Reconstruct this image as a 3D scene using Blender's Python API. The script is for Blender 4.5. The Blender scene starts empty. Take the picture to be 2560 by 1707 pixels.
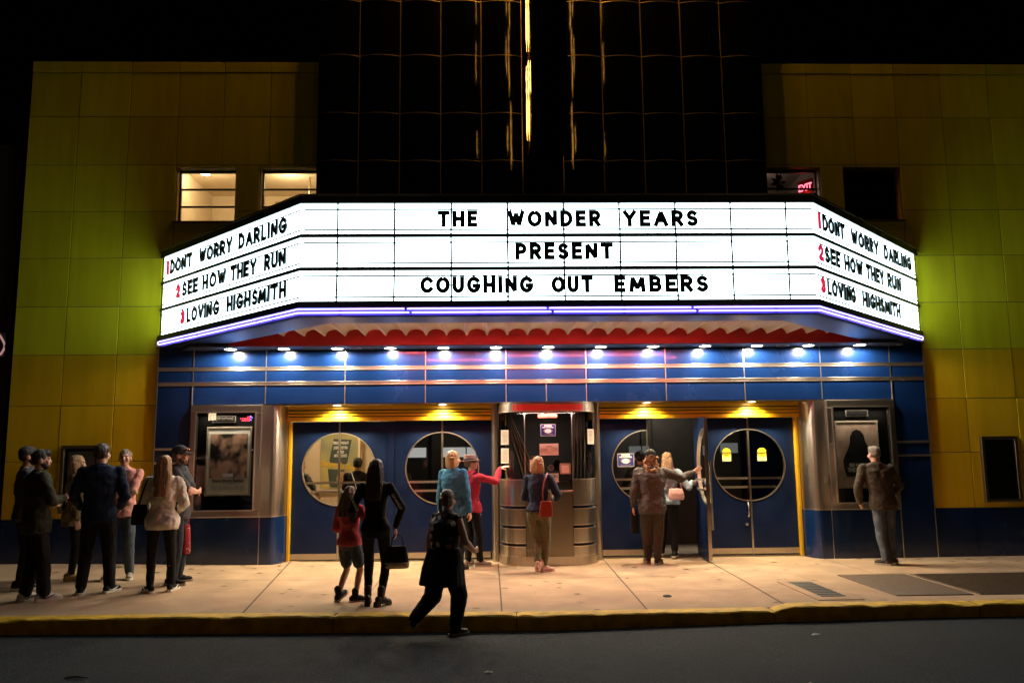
import bpy, bmesh, math, random
from mathutils import Vector, Matrix, noise
random.seed(7)
PI = math.pi
SC = bpy.context.scene
COL = SC.collection

# ------------------------------------------------------------------ camera
CAM = Vector((-0.9, -12.85, 1.67))
PITCH, YAW, ROLL = math.radians(7.699), math.radians(1.655), math.radians(-0.5997)
fw = Vector((math.sin(YAW)*math.cos(PITCH), math.cos(YAW)*math.cos(PITCH), math.sin(PITCH)))
rt = Vector((math.cos(YAW), -math.sin(YAW), 0)); up = rt.cross(fw)
r2 = rt*math.cos(ROLL) + up*math.sin(ROLL); u2 = -rt*math.sin(ROLL) + up*math.cos(ROLL)
cd = bpy.data.cameras.new("camera"); cam = bpy.data.objects.new("camera", cd); COL.objects.link(cam)
M = Matrix((r2, u2, -fw)).transposed().to_4x4(); M.translation = CAM; cam.matrix_world = M
cd.sensor_width = 36.0; cd.lens = 36.0*2050/2560; cd.clip_end = 500; cd.clip_start = 0.05
SC.camera = cam

# ------------------------------------------------------------------ world, exposure
W = bpy.data.worlds.new("World"); SC.world = W; W.use_nodes = True
nt = W.node_tree
sky = nt.nodes.new("ShaderNodeTexSky"); sky.sky_type = 'NISHITA'; sky.sun_disc = False
sky.sun_elevation = math.radians(-4); sky.sun_rotation = math.radians(200)
nt.links.new(sky.outputs[0], nt.nodes["Background"].inputs[0])
nt.nodes["Background"].inputs[1].default_value = 0.004
SC.view_settings.view_transform = 'Standard'; SC.view_settings.look = 'None'
SC.view_settings.exposure = 0.0; SC.view_settings.gamma = 1.0
SC.cycles.max_bounces = 8; SC.cycles.transparent_max_bounces = 12

# lamp levels (some lamps are added, a few bulbs have no fitting; see the builders)
E_SIGN = 8.5; P_SOFFIT = 82.0; P_DOOR = 235.0; E_NEON = 6.0; E_RED = 105.0; E_AMBER = 9.0

# ------------------------------------------------------------------ materials
MATS = {}
def pmat(name, color, rough=0.5, metal=0.0, var=0.0, vscale=6.0, bump=0.0, bscale=40.0, stretch=(1,1,1), spec=0.5, coat=0.0, col2=None, detail=4.0, rvar=0.0, band=0.2):
    m = bpy.data.materials.new(name); m.use_nodes = True; t = m.node_tree; b = t.nodes["Principled BSDF"]
    b.inputs["Base Color"].default_value = (*color, 1); b.inputs["Roughness"].default_value = rough
    b.inputs["Metallic"].default_value = metal; b.inputs["Specular IOR Level"].default_value = spec
    b.inputs["Coat Weight"].default_value = coat; b.inputs["Coat Roughness"].default_value = 0.06
    tc = t.nodes.new("ShaderNodeTexCoord"); mp = t.nodes.new("ShaderNodeMapping"); mp.inputs["Scale"].default_value = stretch
    t.links.new(tc.outputs["Object"], mp.inputs[0])
    if var > 0 or col2 or rvar:
        n = t.nodes.new("ShaderNodeTexNoise"); n.inputs["Scale"].default_value = vscale; n.inputs["Detail"].default_value = detail
        t.links.new(mp.outputs[0], n.inputs["Vector"])
        if var > 0 or col2:
            mx = t.nodes.new("ShaderNodeMix"); mx.data_type = 'RGBA'
            c2 = col2 or tuple(c*(1+var) for c in color); c1 = color if col2 else tuple(c*(1-var) for c in color)
            mx.inputs[6].default_value = (*c1, 1); mx.inputs[7].default_value = (*c2, 1)
            rp = t.nodes.new("ShaderNodeMapRange"); rp.inputs[1].default_value = 0.5-band; rp.inputs[2].default_value = 0.5+band
            t.links.new(n.outputs["Fac"], rp.inputs[0]); t.links.new(rp.outputs[0], mx.inputs[0]); t.links.new(mx.outputs[2], b.inputs["Base Color"])
        if rvar:
            rr = t.nodes.new("ShaderNodeMapRange"); rr.inputs[1].default_value = 0.3; rr.inputs[2].default_value = 0.7
            rr.inputs[3].default_value = max(0.02, rough-rvar); rr.inputs[4].default_value = rough+rvar
            t.links.new(n.outputs["Fac"], rr.inputs[0]); t.links.new(rr.outputs[0], b.inputs["Roughness"])
    if bump > 0:
        n2 = t.nodes.new("ShaderNodeTexNoise"); n2.inputs["Scale"].default_value = bscale; n2.inputs["Detail"].default_value = 3
        t.links.new(mp.outputs[0], n2.inputs["Vector"])
        bp = t.nodes.new("ShaderNodeBump"); bp.inputs["Strength"].default_value = 1.0; bp.inputs["Distance"].default_value = bump
        t.links.new(n2.outputs["Fac"], bp.inputs["Height"]); t.links.new(bp.outputs[0], b.inputs["Normal"])
    MATS[name] = m; return m
def emat(name, color, strength):
    m = bpy.data.materials.new(name); m.use_nodes = True; t = m.node_tree; t.nodes.clear()
    e = t.nodes.new("ShaderNodeEmission"); e.inputs[0].default_value = (*color, 1); e.inputs[1].default_value = strength
    o = t.nodes.new("ShaderNodeOutputMaterial"); t.links.new(e.outputs[0], o.inputs[0]); MATS[name] = m; return m
def glassmat(name, tint=(1,1,1), rough=0.0):
    m = bpy.data.materials.new(name); m.use_nodes = True; t = m.node_tree; t.nodes.clear()
    tr = t.nodes.new("ShaderNodeBsdfTransparent"); tr.inputs[0].default_value = (*tint, 1)
    gl = t.nodes.new("ShaderNodeBsdfGlossy"); gl.inputs["Roughness"].default_value = rough
    fr = t.nodes.new("ShaderNodeFresnel"); fr.inputs[0].default_value = 1.5
    mx = t.nodes.new("ShaderNodeMixShader"); o = t.nodes.new("ShaderNodeOutputMaterial")
    t.links.new(fr.outputs[0], mx.inputs[0]); t.links.new(tr.outputs[0], mx.inputs[1]); t.links.new(gl.outputs[0], mx.inputs[2]); t.links.new(mx.outputs[0], o.inputs[0])
    MATS[name] = m; return m

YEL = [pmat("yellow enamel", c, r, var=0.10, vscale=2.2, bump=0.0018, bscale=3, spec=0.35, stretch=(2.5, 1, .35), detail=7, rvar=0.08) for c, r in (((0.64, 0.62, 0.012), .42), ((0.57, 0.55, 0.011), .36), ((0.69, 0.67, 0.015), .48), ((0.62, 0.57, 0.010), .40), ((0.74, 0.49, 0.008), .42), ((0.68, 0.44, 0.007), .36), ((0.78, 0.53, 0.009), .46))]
yellow = YEL[0]
yseam = pmat("wing joint", (0.20, 0.19, 0.12), 0.5, 0.3)
yellow_trim = pmat("yellow painted trim", (0.58, 0.34, 0.012), 0.35, var=0.08, vscale=5)
blue = pmat("blue enamel", (0.004, 0.021, 0.088), 0.24, var=0.15, vscale=1.6, bump=0.006, bscale=1.7, stretch=(1,1,0.7), spec=0.5, coat=0.35, rvar=0.06)
blue_door = pmat("blue door paint", (0.004, 0.013, 0.052), 0.38, var=0.16, vscale=3, spec=0.25, rvar=.08, detail=8)
steel = pmat("brushed steel", (0.52, 0.47, 0.40), 0.3, 1.0, var=0.06, vscale=3, stretch=(30,30,0.6), bump=0.0006, bscale=8)
steel_d = pmat("bronze steel", (0.30, 0.26, 0.20), 0.36, 1.0, var=0.04, vscale=3, stretch=(20,20,0.7))
chrome = pmat("polished trim", (0.85, 0.77, 0.66), 0.34, 1.0)
blackm = pmat("black lining", (0.008, 0.008, 0.009), 0.5)
black_gloss = pmat("black glazed panel", (0.004, 0.005, 0.005), 0.10, bump=0.010, bscale=1.4, stretch=(1.5,1,0.55), spec=1.0, var=0.2, coat=0.8)
frame_dark = pmat("teal black sign frame", (0.010, 0.022, 0.030), 0.35)
letter_m = pmat("black sign letter", (0.010, 0.022, 0.030), 0.4)
letter_r = pmat("red sign letter", (0.62, 0.015, 0.05), 0.35)
def add_glow(m, col, s):
    b = m.node_tree.nodes["Principled BSDF"]; b.inputs["Emission Color"].default_value = (*col, 1); b.inputs["Emission Strength"].default_value = s
add_glow(letter_r, (0.8, 0.02, 0.09), 0.75)        # own glow stands in for panel light through the red numerals
lit_white = emat("lit sign panel", (0.74, 0.97, 1.0), E_SIGN)
neon_b = emat("violet neon", (0.36, 0.29, 1.0), E_NEON)
neon_r = emat("red neon", (1.0, 0.13, 0.12), E_RED)
neon_a = emat("amber neon", (1.0, 0.45, 0.08), E_AMBER)
lamp_w = emat("downlight lens", (1.0, 0.93, 0.82), 70)
lamp_y = emat("doorway lamp lens", (1.0, 0.85, 0.58), 50)
soffit_m = pmat("grey metal soffit", (0.16, 0.17, 0.20), 0.28, 0.9, var=0.1, vscale=2, bump=0.001, bscale=3)
skirt_m = pmat("blue neon trough", (0.20, 0.17, 0.85), 0.35)
vault_m = pmat("white plaster vault", (0.74, 0.66, 0.60), 0.5, var=0.05, vscale=8)
red_m = pmat("red painted board", (0.45, 0.012, 0.015), 0.5, var=0.15, vscale=2)
glass = glassmat("clear glass", (0.92, 0.95, 0.95))
glass_dk = glassmat("dim glass", (0.6, 0.62, 0.62))
cream = pmat("cream wall", (0.66, 0.54, 0.38), 0.7, var=0.05, vscale=2)
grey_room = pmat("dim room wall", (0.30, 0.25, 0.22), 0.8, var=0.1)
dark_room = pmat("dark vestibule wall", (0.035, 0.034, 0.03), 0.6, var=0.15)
carpet = pmat("vestibule carpet", (0.10, 0.085, 0.085), 0.95, var=0.4, vscale=200)
concrete = pmat("sidewalk concrete", (0.42, 0.30, 0.18), 0.85, var=0.16, vscale=2.2, bump=0.003, bscale=160, detail=9)
asphalt = pmat("asphalt", (0.019, 0.024, 0.026), 0.85, spec=0.25, var=0.75, vscale=55, bump=0.018, bscale=75, detail=12)
kerb_paint = pmat("worn yellow kerb paint", (0.78, 0.48, 0.012), 0.7, bump=0.006, bscale=50, vscale=7, col2=(0.42, 0.24, 0.014), detail=12)
joint_m = pmat("sidewalk joint", (0.10, 0.075, 0.05), 0.95)
star_m = pmat("star inlay", (0.06, 0.035, 0.018), 0.6)
grate_m = pmat("iron grate", (0.05, 0.042, 0.035), 0.6, 0.4, bump=0.004, bscale=80)
cellar_m = pmat("tread plate", (0.12, 0.085, 0.052), 0.55, 0.3, var=0.3, vscale=30, bump=0.006, bscale=60)
brick = pmat("dark brick", (0.04, 0.03, 0.025), 0.9, var=0.3, vscale=14)
plate_black = pmat("plate black", (.006, .006, .006), .9, spec=0.0)
paper_d = pmat("aged paper", (0.50, 0.44, 0.36), .85, var=.05)  # white paper tone lowered so the door lamps do not overexpose it
paper_p = pmat("pink lit paper", (0.86, 0.68, 0.60), 0.8, var=0.03)  # pink light of the red neon is put into the paper colour
paper_w = pmat("white paper", (0.82, 0.80, 0.70), 0.8, var=0.03)
ink = pmat("ink", (0.03, 0.025, 0.025), 0.7)
red_sign = pmat("red address plate", (0.75, 0.10, 0.06), 0.5)
navy_sign = pmat("navy sign", (0.03, 0.03, 0.22), 0.4)
white_sign = pmat("white print", (0.85, 0.83, 0.80), 0.6)
caution_y = pmat("caution yellow", (0.75, 0.72, 0.03), 0.5)
white_glass = emat("lit frosted window", (0.95, 0.92, 0.86), 0.42)
dim_glass = emat("dim frosted window", (0.95, 0.95, 0.92), 0.12)
leaf_m = pmat("house plant", (0.02, 0.03, 0.015), 0.6)
skin = {k: pmat("skin "+k, c, 0.5, var=0.06, vscale=20, spec=0.4) for k, c in dict(fair=(0.62, 0.36, 0.25), tan=(0.50, 0.28, 0.18), warm=(0.56, 0.31, 0.22)).items()}
eye_m = pmat("eye", (0.03, 0.02, 0.015), 0.2); lip_m = pmat("lips", (0.35, 0.12, 0.10), 0.5); brow_m = pmat("brows", (0.05, 0.035, 0.025), 0.8)

def weather(m, scale, thr, col, big=0.0):
    """gum spots and stains of their own shape on a ground material"""
    t = m.node_tree; b = t.nodes["Principled BSDF"]; src = b.inputs["Base Color"].links[0].from_socket
    tc = t.nodes.new("ShaderNodeTexCoord"); v = t.nodes.new("ShaderNodeTexVoronoi"); v.inputs["Scale"].default_value = scale; v.inputs["Randomness"].default_value = 1
    n = t.nodes.new("ShaderNodeTexNoise"); n.inputs["Scale"].default_value = scale*3; n.inputs["Detail"].default_value = 6
    mv = t.nodes.new("ShaderNodeMix"); mv.data_type = 'RGBA'; mv.inputs[0].default_value = .06
    t.links.new(tc.outputs["Object"], n.inputs["Vector"]); t.links.new(tc.outputs["Object"], mv.inputs[6]); t.links.new(n.outputs["Color"], mv.inputs[7]); t.links.new(mv.outputs[2], v.inputs["Vector"])
    r = t.nodes.new("ShaderNodeMapRange"); r.inputs[1].default_value = thr; r.inputs[2].default_value = thr*.6; t.links.new(v.outputs["Distance"], r.inputs[0])
    g = t.nodes.new("ShaderNodeSeparateColor"); t.links.new(v.outputs["Color"], g.inputs[0]); mu = t.nodes.new("ShaderNodeMath"); mu.operation = 'MULTIPLY'; t.links.new(r.outputs[0], mu.inputs[0]); t.links.new(g.outputs[0], mu.inputs[1])
    mx = t.nodes.new("ShaderNodeMix"); mx.data_type = 'RGBA'; t.links.new(mu.outputs[0], mx.inputs[0]); t.links.new(src, mx.inputs[6]); mx.inputs[7].default_value = (*col, 1)
    out = mx.outputs[2]
    if big:
        n2 = t.nodes.new("ShaderNodeTexNoise"); n2.inputs["Scale"].default_value = .7; n2.inputs["Detail"].default_value = 9; n2.inputs["Roughness"].default_value = .68; t.links.new(tc.outputs["Object"], n2.inputs["Vector"])
        r2_ = t.nodes.new("ShaderNodeMapRange"); r2_.inputs[1].default_value = .40; r2_.inputs[2].default_value = .68; r2_.inputs[3].default_value = 0; r2_.inputs[4].default_value = big; t.links.new(n2.outputs["Fac"], r2_.inputs[0])
        m2 = t.nodes.new("ShaderNodeMix"); m2.data_type = 'RGBA'; t.links.new(r2_.outputs[0], m2.inputs[0]); t.links.new(out, m2.inputs[6]); m2.inputs[7].default_value = (*col, 1); out = m2.outputs[2]
    t.links.new(out, b.inputs["Base Color"])
weather(concrete, 3.2, .16, (.17, .11, .07), .35); weather(concrete, 7.5, .10, (.10, .065, .045)); weather(concrete, 60, .22, (.22, .15, .10))
weather(asphalt, 45, .30, (.045, .048, .048)); weather(asphalt, 1.3, .22, (.006, .007, .008), .55)

# ------------------------------------------------------------------ helpers
def link(o, parent=None):
    COL.objects.link(o)
    if parent: o.parent = parent
    return o
def tag(o, label=None, cat=None, group=None, kind=None):
    if label: o["label"] = label
    if cat: o["category"] = cat
    if group: o["group"] = group
    if kind: o["kind"] = kind
    return o
def thing(name, label, cat, loc=(0,0,0), rz=0.0, group=None):
    o = bpy.data.objects.new(name, None); o.empty_display_size = 0.1; COL.objects.link(o)
    o.location = loc; o.rotation_euler = (0, 0, rz); return tag(o, label, cat, group)
class MB:
    """collects vertices and faces of ONE mesh object"""
    def __init__(s): s.v = []; s.f = []; s.mi = []; s.cur = 0
    def add(s, vs, fs):
        n = len(s.v); s.v += [tuple(v) for v in vs]; s.f += [tuple(i+n for i in f) for f in fs]; s.mi += [s.cur]*len(fs); return s
    def box(s, x0, x1, y0, y1, z0, z1, m=None):
        vs = [(x, y, z) for x in (x0, x1) for y in (y0, y1) for z in (z0, z1)]
        if m is not None: vs = [m @ Vector(v) for v in vs]
        return s.add(vs, [(0,1,3,2),(4,6,7,5),(0,4,5,1),(2,3,7,6),(0,2,6,4),(1,5,7,3)])
    def prism(s, pts, z0, z1, cap=True):
        n = len(pts); vs = [(p[0], p[1], z0) for p in pts] + [(p[0], p[1], z1) for p in pts]
        fs = [(i, (i+1) % n, n+(i+1) % n, n+i) for i in range(n)]
        if cap: fs += [tuple(range(n-1, -1, -1)), tuple(range(n, 2*n))]
        return s.add(vs, fs)
    def strip(s, pts, z0, z1, th):
        """vertical wall along an open polyline, thickened"""
        n = len(pts); nb = []
        for i in range(n):
            a = Vector(pts[max(i-1, 0)]); b = Vector(pts[min(i+1, n-1)]); t = (b-a).normalized(); nb.append((pts[i][0]-t.y*th, pts[i][1]+t.x*th))
        return s.prism(list(pts)+nb[::-1], z0, z1)
    def grid(s, nx, ny, fn):
        vs = [fn(i/nx, j/ny) for j in range(ny+1) for i in range(nx+1)]
        return s.add(vs, [(j*(nx+1)+i, j*(nx+1)+i+1, (j+1)*(nx+1)+i+1, (j+1)*(nx+1)+i) for j in range(ny) for i in range(nx)])
    def tube(s, pts, r, n=8, cap=True):
        pts = [Vector(p) for p in pts]; rings = []
        for i, p in enumerate(pts):
            t = (pts[min(i+1, len(pts)-1)]-pts[max(i-1, 0)]).normalized()
            a = t.cross(Vector((0, 0, 1)))
            if a.length < 0.05: a = t.cross(Vector((0, 1, 0)))
            a.normalize(); b = a.cross(t); rr = r[i] if isinstance(r, (list, tuple)) else r
            rings.append([p + (a*math.cos(2*PI*k/n)+b*math.sin(2*PI*k/n))*rr for k in range(n)])
        vs = [v for g in rings for v in g]; m = len(rings)
        fs = [(i*n+k, i*n+(k+1) % n, (i+1)*n+(k+1) % n, (i+1)*n+k) for i in range(m-1) for k in range(n)]
        if cap: fs += [tuple(range(n))[::-1], tuple((m-1)*n+k for k in range(n))]
        return s.add(vs, fs)
    def disc(s, c, r, z, n=20, y=False):
        vs = [(c[0]+r*math.cos(2*PI*k/n), c[1]+r*math.sin(2*PI*k/n), z) for k in range(n)]
        return s.add(vs, [tuple(range(n))])
    def ring(s, c, r0, r1, z0, z1, n=24):
        vs = []
        for r, z in ((r0, z0), (r1, z0), (r1, z1), (r0, z1)):
            vs += [(c[0]+r*math.cos(2*PI*k/n), c[1]+r*math.sin(2*PI*k/n), z) for k in range(n)]
        return s.add(vs, [(a*n+k, a*n+(k+1) % n, ((a+1) % 4)*n+(k+1) % n, ((a+1) % 4)*n+k) for a in range(4) for k in range(n)])
    def build(s, name, mat, parent=None, smooth=False, bevel=0.0):
        me = bpy.data.meshes.new(name); me.from_pydata(s.v, [], s.f)
        for m in (mat if isinstance(mat, (list, tuple)) else [mat]): me.materials.append(m)
        if any(s.mi):
            for p, i in zip(me.polygons, s.mi): p.material_index = i
        bm = bmesh.new(); bm.from_mesh(me); bmesh.ops.recalc_face_normals(bm, faces=bm.faces); bm.to_mesh(me); bm.free()
        if smooth:
            for p in me.polygons: p.use_smooth = True
        o = link(bpy.data.objects.new(name, me), parent)
        if bevel:
            b = o.modifiers.new("bevel", 'BEVEL'); b.width = bevel; b.segments = 2; b.limit_method = 'ANGLE'
        return o
def lamp(name, kind, loc, power, color, parent, **kw):
    d = bpy.data.lights.new(name, kind); d.energy = power; d.color = color
    for k, v in kw.items(): setattr(d, k, v)
    o = link(bpy.data.objects.new(name, d), parent); o.location = loc; return o
def interp(x, tab):
    if x <= tab[0][0]: return tab[0][1]
    for (a, p), (b, q) in zip(tab, tab[1:]):
        if x <= b: return p+(q-p)*(x-a)/(b-a)
    return tab[-1][1]
def gz(x, y):
    """height of the sidewalk: a little higher at the left wall, falling to the kerb"""
    wz = interp(x, [(-7.7, .09), (-4.4, .03), (-2.5, 0), (20, 0)])
    cz = interp(x, [(-6, -.002), (-4.2, 0), (-2.85, -.011), (-.3, -.038), (2.13, -.031), (2.35, .012), (5, .005), (20, 0)])
    k = min(1, max(0, -y/3.88)); return wz+(cz-wz)*k
def rz_(x): return interp(x, [(-12, -.13), (-5.8, -.147), (-2.85, -.179), (-.3, -.193), (2.13, -.147), (3.6, -.126), (12, -.115)])

# ------------------------------------------------------------------ lettering
def arc(cx, cy, rx, ry, a0, a1, n=10): return [(cx+rx*math.cos(math.radians(a0+(a1-a0)*i/n)), cy+ry*math.sin(math.radians(a0+(a1-a0)*i/n))) for i in range(n+1)]
G = {
 'T': (.78, [[(0,1),(.78,1)], [(.39,1),(.39,0)]]), 'H': (.78, [[(0,0),(0,1)], [(.78,0),(.78,1)], [(0,.5),(.78,.5)]]),
 'E': (.58, [[(.58,1),(0,1),(0,0),(.58,0)], [(0,.52),(.52,.52)]]), 'W': (1.15, [[(0,1),(.3,0),(.575,.9),(.85,0),(1.15,1)]]),
 'O': (.95, [arc(.475,.5,.475,.5,90,450,24)]), 'N': (.75, [[(0,0),(0,1),(.75,0),(.75,1)]]),
 'D': (.78, [[(0,0),(0,1)]+[(.3,1)]+arc(.3,.5,.48,.5,90,-90,12)+[(0,0)]]), 'R': (.68, [[(0,0),(0,1)]+arc(.4,.74,.28,.26,90,-90,8)+[(0,.48)], [(.3,.48),(.68,0)]]),
 'P': (.66, [[(0,0),(0,1)]+arc(.38,.72,.28,.28,90,-90,8)+[(0,.44)]]), 'B': (.68, [[(0,0),(0,1)]+arc(.38,.76,.24,.24,90,-90,8)+[(0,.52)]+arc(.4,.26,.28,.26,90,-90,8)+[(0,0)]]),
 'Y': (.8, [[(0,1),(.4,.48),(.8,1)], [(.4,.48),(.4,0)]]), 'A': (.88, [[(0,0),(.44,1),(.88,0)], [(.17,.33),(.71,.33)]]),
 'S': (.62, [arc(.31,.75,.29,.25,35,270,10)+arc(.31,.25,.31,.25,90,-145,10)]), 'C': (.85, [arc(.475,.5,.475,.5,42,318,18)]),
 'U': (.72, [[(0,1),(0,.36)]+arc(.36,.36,.36,.36,180,360,12)+[(.72,1)]]), 'G': (.92, [arc(.475,.5,.475,.5,42,335,18)+[(.92,.42),(.55,.42)]]),
 'I': (.02, [[(.01,0),(.01,1)]]), 'M': (.98, [[(0,0),(.1,1),(.49,.15),(.88,1),(.98,0)]]), 'L': (.52, [[(0,1),(0,0),(.52,0)]]), 'V': (.85, [[(0,1),(.425,0),(.85,1)]]),
 'K': (.7, [[(0,0),(0,1)], [(.68,1),(.05,.45)], [(.2,.58),(.7,0)]]), 'X': (.75, [[(0,0),(.75,1)], [(0,1),(.75,0)]]),
 '1': (.02, [[(.01,0),(.01,1)]]), '2': (.62, [arc(.31,.7,.3,.3,165,-25,10)+[(0,0),(.62,0)]]), '3': (.6, [arc(.29,.75,.27,.25,150,-90,10)+arc(.29,.26,.31,.26,90,-150,10)]),
}
def word_mb(word, x0, x1, z0, z1, t, fn, depth=0.014, gap=.34):
    """stroke lettering fitted to a width; fn(x, z, d) maps onto the sign face"""
    mb = MB(); h = z1-z0-t; tot = sum(G[c][0] for c in word)+gap*(len(word)-1)+0.0; sx = (x1-x0-t)/max(tot, .05) if tot > .1 else h
    x = x0+t/2; k = 0
    for c in word:
        for pl in G[c][1]:
            pts = [Vector((x+q[0]*sx, z0+t/2+q[1]*h)) for q in pl]; n = len(pts); closed = (pts[0]-pts[-1]).length < 1e-6
            runs = []                       # smooth runs are ribbons, sharp corners start a new stroke
            cur = [pts[0]]
            for i in range(1, n):
                cur.append(pts[i])
                if i < n-1:
                    d0 = (pts[i]-pts[i-1]).normalized(); d1 = (pts[i+1]-pts[i]).normalized()
                    if d0.dot(d1) < .80: runs.append((cur, d0.dot(d1))); cur = [pts[i]]
            runs.append((cur, 1)); prev = 1
            for ri, (ru, dot) in enumerate(runs):
                m = len(ru); L = []; Rr = []
                ea = t*.0 if ri == 0 else (t*.48 if prev > -.3 else t*.12); eb = t*.0 if ri == len(runs)-1 else (t*.48 if dot > -.3 else t*.12)
                if ri == 0: ea = t*.48
                if ri == len(runs)-1: eb = t*.48
                prev = dot
                for i in range(m):
                    dd0 = (ru[max(i, 1)]-ru[max(i, 1)-1]).normalized(); dd1 = (ru[min(i+1, m-1)]-ru[min(i+1, m-1)-1]).normalized()
                    q = (Vector((-dd0.y, dd0.x))+Vector((-dd1.y, dd1.x))).normalized(); e = Vector((0, 0))
                    if not closed or len(runs) > 1:
                        if i == 0: e = -dd0*ea
                        if i == m-1: e = dd1*eb
                    L.append(ru[i]+q*t/2+e); Rr.append(ru[i]-q*t/2+e)
                dd = depth+.0008*(k % 9); k += 1; vs = []
                for i in range(m): vs += [fn(L[i].x, L[i].y, dd), fn(Rr[i].x, Rr[i].y, dd), fn(L[i].x, L[i].y, 0.001), fn(Rr[i].x, Rr[i].y, 0.001)]
                fs = []
                for i in range(m-1):
                    a_ = 4*i; b_ = a_+4; fs += [(a_, b_, b_+1, a_+1), (a_, a_+2, b_+2, b_), (a_+1, b_+1, b_+3, a_+3)]
                fs += [(0, 1, 3, 2), (4*m-4, 4*m-2, 4*m-1, 4*m-3)]
                mb.add(vs, fs)
        x += (G[c][0]+gap)*sx
    return mb
def text(body, size, mat, parent, loc, rot=(PI/2, 0, 0), width=None, name="lettering", ext=0.001, align='CENTER', bold=0.0):
    cu = bpy.data.curves.new(name, 'FONT'); cu.body = body; cu.size = size; cu.extrude = ext; cu.align_x = align; cu.align_y = 'CENTER'; cu.offset = bold; cu.resolution_u = 3
    tmp = bpy.data.objects.new(name, cu); COL.objects.link(tmp); bpy.context.view_layer.update()
    me = bpy.data.meshes.new_from_object(tmp.evaluated_get(bpy.context.evaluated_depsgraph_get()))
    bpy.data.objects.remove(tmp); bpy.data.curves.remove(cu); me.materials.clear(); me.materials.append(mat)
    if width:
        xs = [v.co.x for v in me.vertices]; w = max(xs)-min(xs)
        for v in me.vertices: v.co.x *= width/w
    o = link(bpy.data.objects.new(name, me), parent); o.location = loc; o.rotation_euler = rot; return o
# ================================================================== ground
RIGHTX = 16.0
def side_mb():
    mb = MB(); xs = [-14+.2*i for i in range(151)]; xs += [2.13, 2.35]; xs = sorted(xs); ys = [.42, 0]+[-.15*k for k in range(1, 25)]+[-3.70]
    mb.add([(x, y, gz(x, y)) for y in ys for x in xs], [(j*len(xs)+i, j*len(xs)+i+1, (j+1)*len(xs)+i+1, (j+1)*len(xs)+i) for j in range(len(ys)-1) for i in range(len(xs)-1)])
    return mb
sidewalk = tag(side_mb().build("sidewalk", concrete, smooth=True), kind="structure")
# a groundwork sheet below everything, out to the horizon
gnd = MB(); gnd.grid(30, 30, lambda a, b: (-200+400*a, -200+400*b, -.45)); tag(gnd.build("ground", asphalt), kind="structure")
rd = MB(); rd.grid(90, 60, lambda a, b: (-14+30*a, -3.86-14*b, rz_(-14+30*a) + .03*math.sin(PI*b)*b))
tag(rd.build("road", asphalt, smooth=True), kind="structure")
# kerb: painted, chipped upper edge, built in stones
KX = [-14, -9.6, -6.9, -2.55, -.62, 2.13]
def kerb_stone(xa, xb, mbk, wob):
    n = max(3, int((xb-xa)/.06)); prof = [(-3.69, 0), (-3.77, 0), (-3.868, -.003), (-3.884, -.016), (-3.892, -.06), (-3.90, -.3)]
    def f(a, b):
        x = xa+(xb-xa)*a; k = min(len(prof)-1, int(round(b*(len(prof)-1)))); y, dz = prof[k]
        e = .0 if k in (0, 1, 5) else (noise.noise(Vector((x*6, k*3.1, wob)))*.010 - max(0, noise.noise(Vector((x*2.3, 7, wob)))-.25)*.07*(k in (2, 3)))
        endf = .012 if (a < .001 or a > .999) and k < 5 else 0
        return (x, y+e*.6, gz(x, -3.88)+.006+dz+min(e, .004)-endf)
    mbk.grid(n, len(prof)-1, f)
kb = MB()
for a, b in zip(KX, KX[1:]): kerb_stone(a+.004, b-.004, kb, 1.3)
tag(kb.build("kerb", kerb_paint), kind="structure")
kb = MB()
for a, b in zip([2.128, 4.35, 7.6, 11], [4.35, 7.6, 11, 16]): kerb_stone(a+.004, b-.004, kb, 5.7)
kr = tag(kb.build("raised_kerb", kerb_paint), kind="structure")
# sidewalk joints (grooves in the slab) and brass star inlays are parts of the sidewalk
def gstrip(pts, w, mat, name, parent, dz=.004):
    mb = MB(); P2 = []
    for (x0, y0), (x1, y1) in zip(pts, pts[1:]):
        n = max(2, int(math.hypot(x1-x0, y1-y0)/.15)); P2 += [(x0+(x1-x0)*i/n, y0+(y1-y0)*i/n) for i in range(n)]
    P2.append(pts[-1]); d = (Vector(pts[-1])-Vector(pts[0])).normalized(); nx, ny = -d.y*w/2, d.x*w/2; vs = []
    for i, (x, y) in enumerate(P2):
        j = noise.noise(Vector((x*5, y*5, 3)))*.25+1
        vs += [(x+nx*j, y+ny*j, gz(x, y)+dz), (x-nx*j, y-ny*j, gz(x, y)+dz)]
    mb.add(vs, [(2*i, 2*i+1, 2*i+3, 2*i+2) for i in range(len(P2)-1)]); return mb.build(name, mat, parent)
for pts, w in [([(-10, -1.47), (-.79, -1.47)], .012), ([(-.76, -1.5), (2.38, -1.5)], .01), ([(4.3, -1.62), (9, -1.62)], .016), ([(.87, -2.62), (2.55, -2.62)], .012),
               ([(-8.4, 0), (-7.4, -3.69)], .014), ([(-4.0, .35), (-3.55, -3.69)], .022), ([(-2.4, .4), (-2.35, -3.69)], .01), ([(-.775, .0), (-.775, -3.69)], .016), ([(.87, .4), (.80, -3.69)], .018), ([(2.44, .4), (2.3, -3.69)], .02), ([(4.23, 0), (4.27, -1.6)], .012), ([(3.2, -1.66), (3.3, -3.6)], .008)]:
    gstrip(pts, w, joint_m, "joint", sidewalk)
rs = random.Random(5)
def star(x, y, s, a):
    mb = MB(); mb.add([(x+s*(1 if k % 2 == 0 else .42)*math.sin(a+k*PI/5), y+s*(1 if k % 2 == 0 else .42)*math.cos(a+k*PI/5), gz(x, y)+.005) for k in range(10)], [tuple(range(10))])
    mb.build("star_inlay", star_m, sidewalk)
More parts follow.
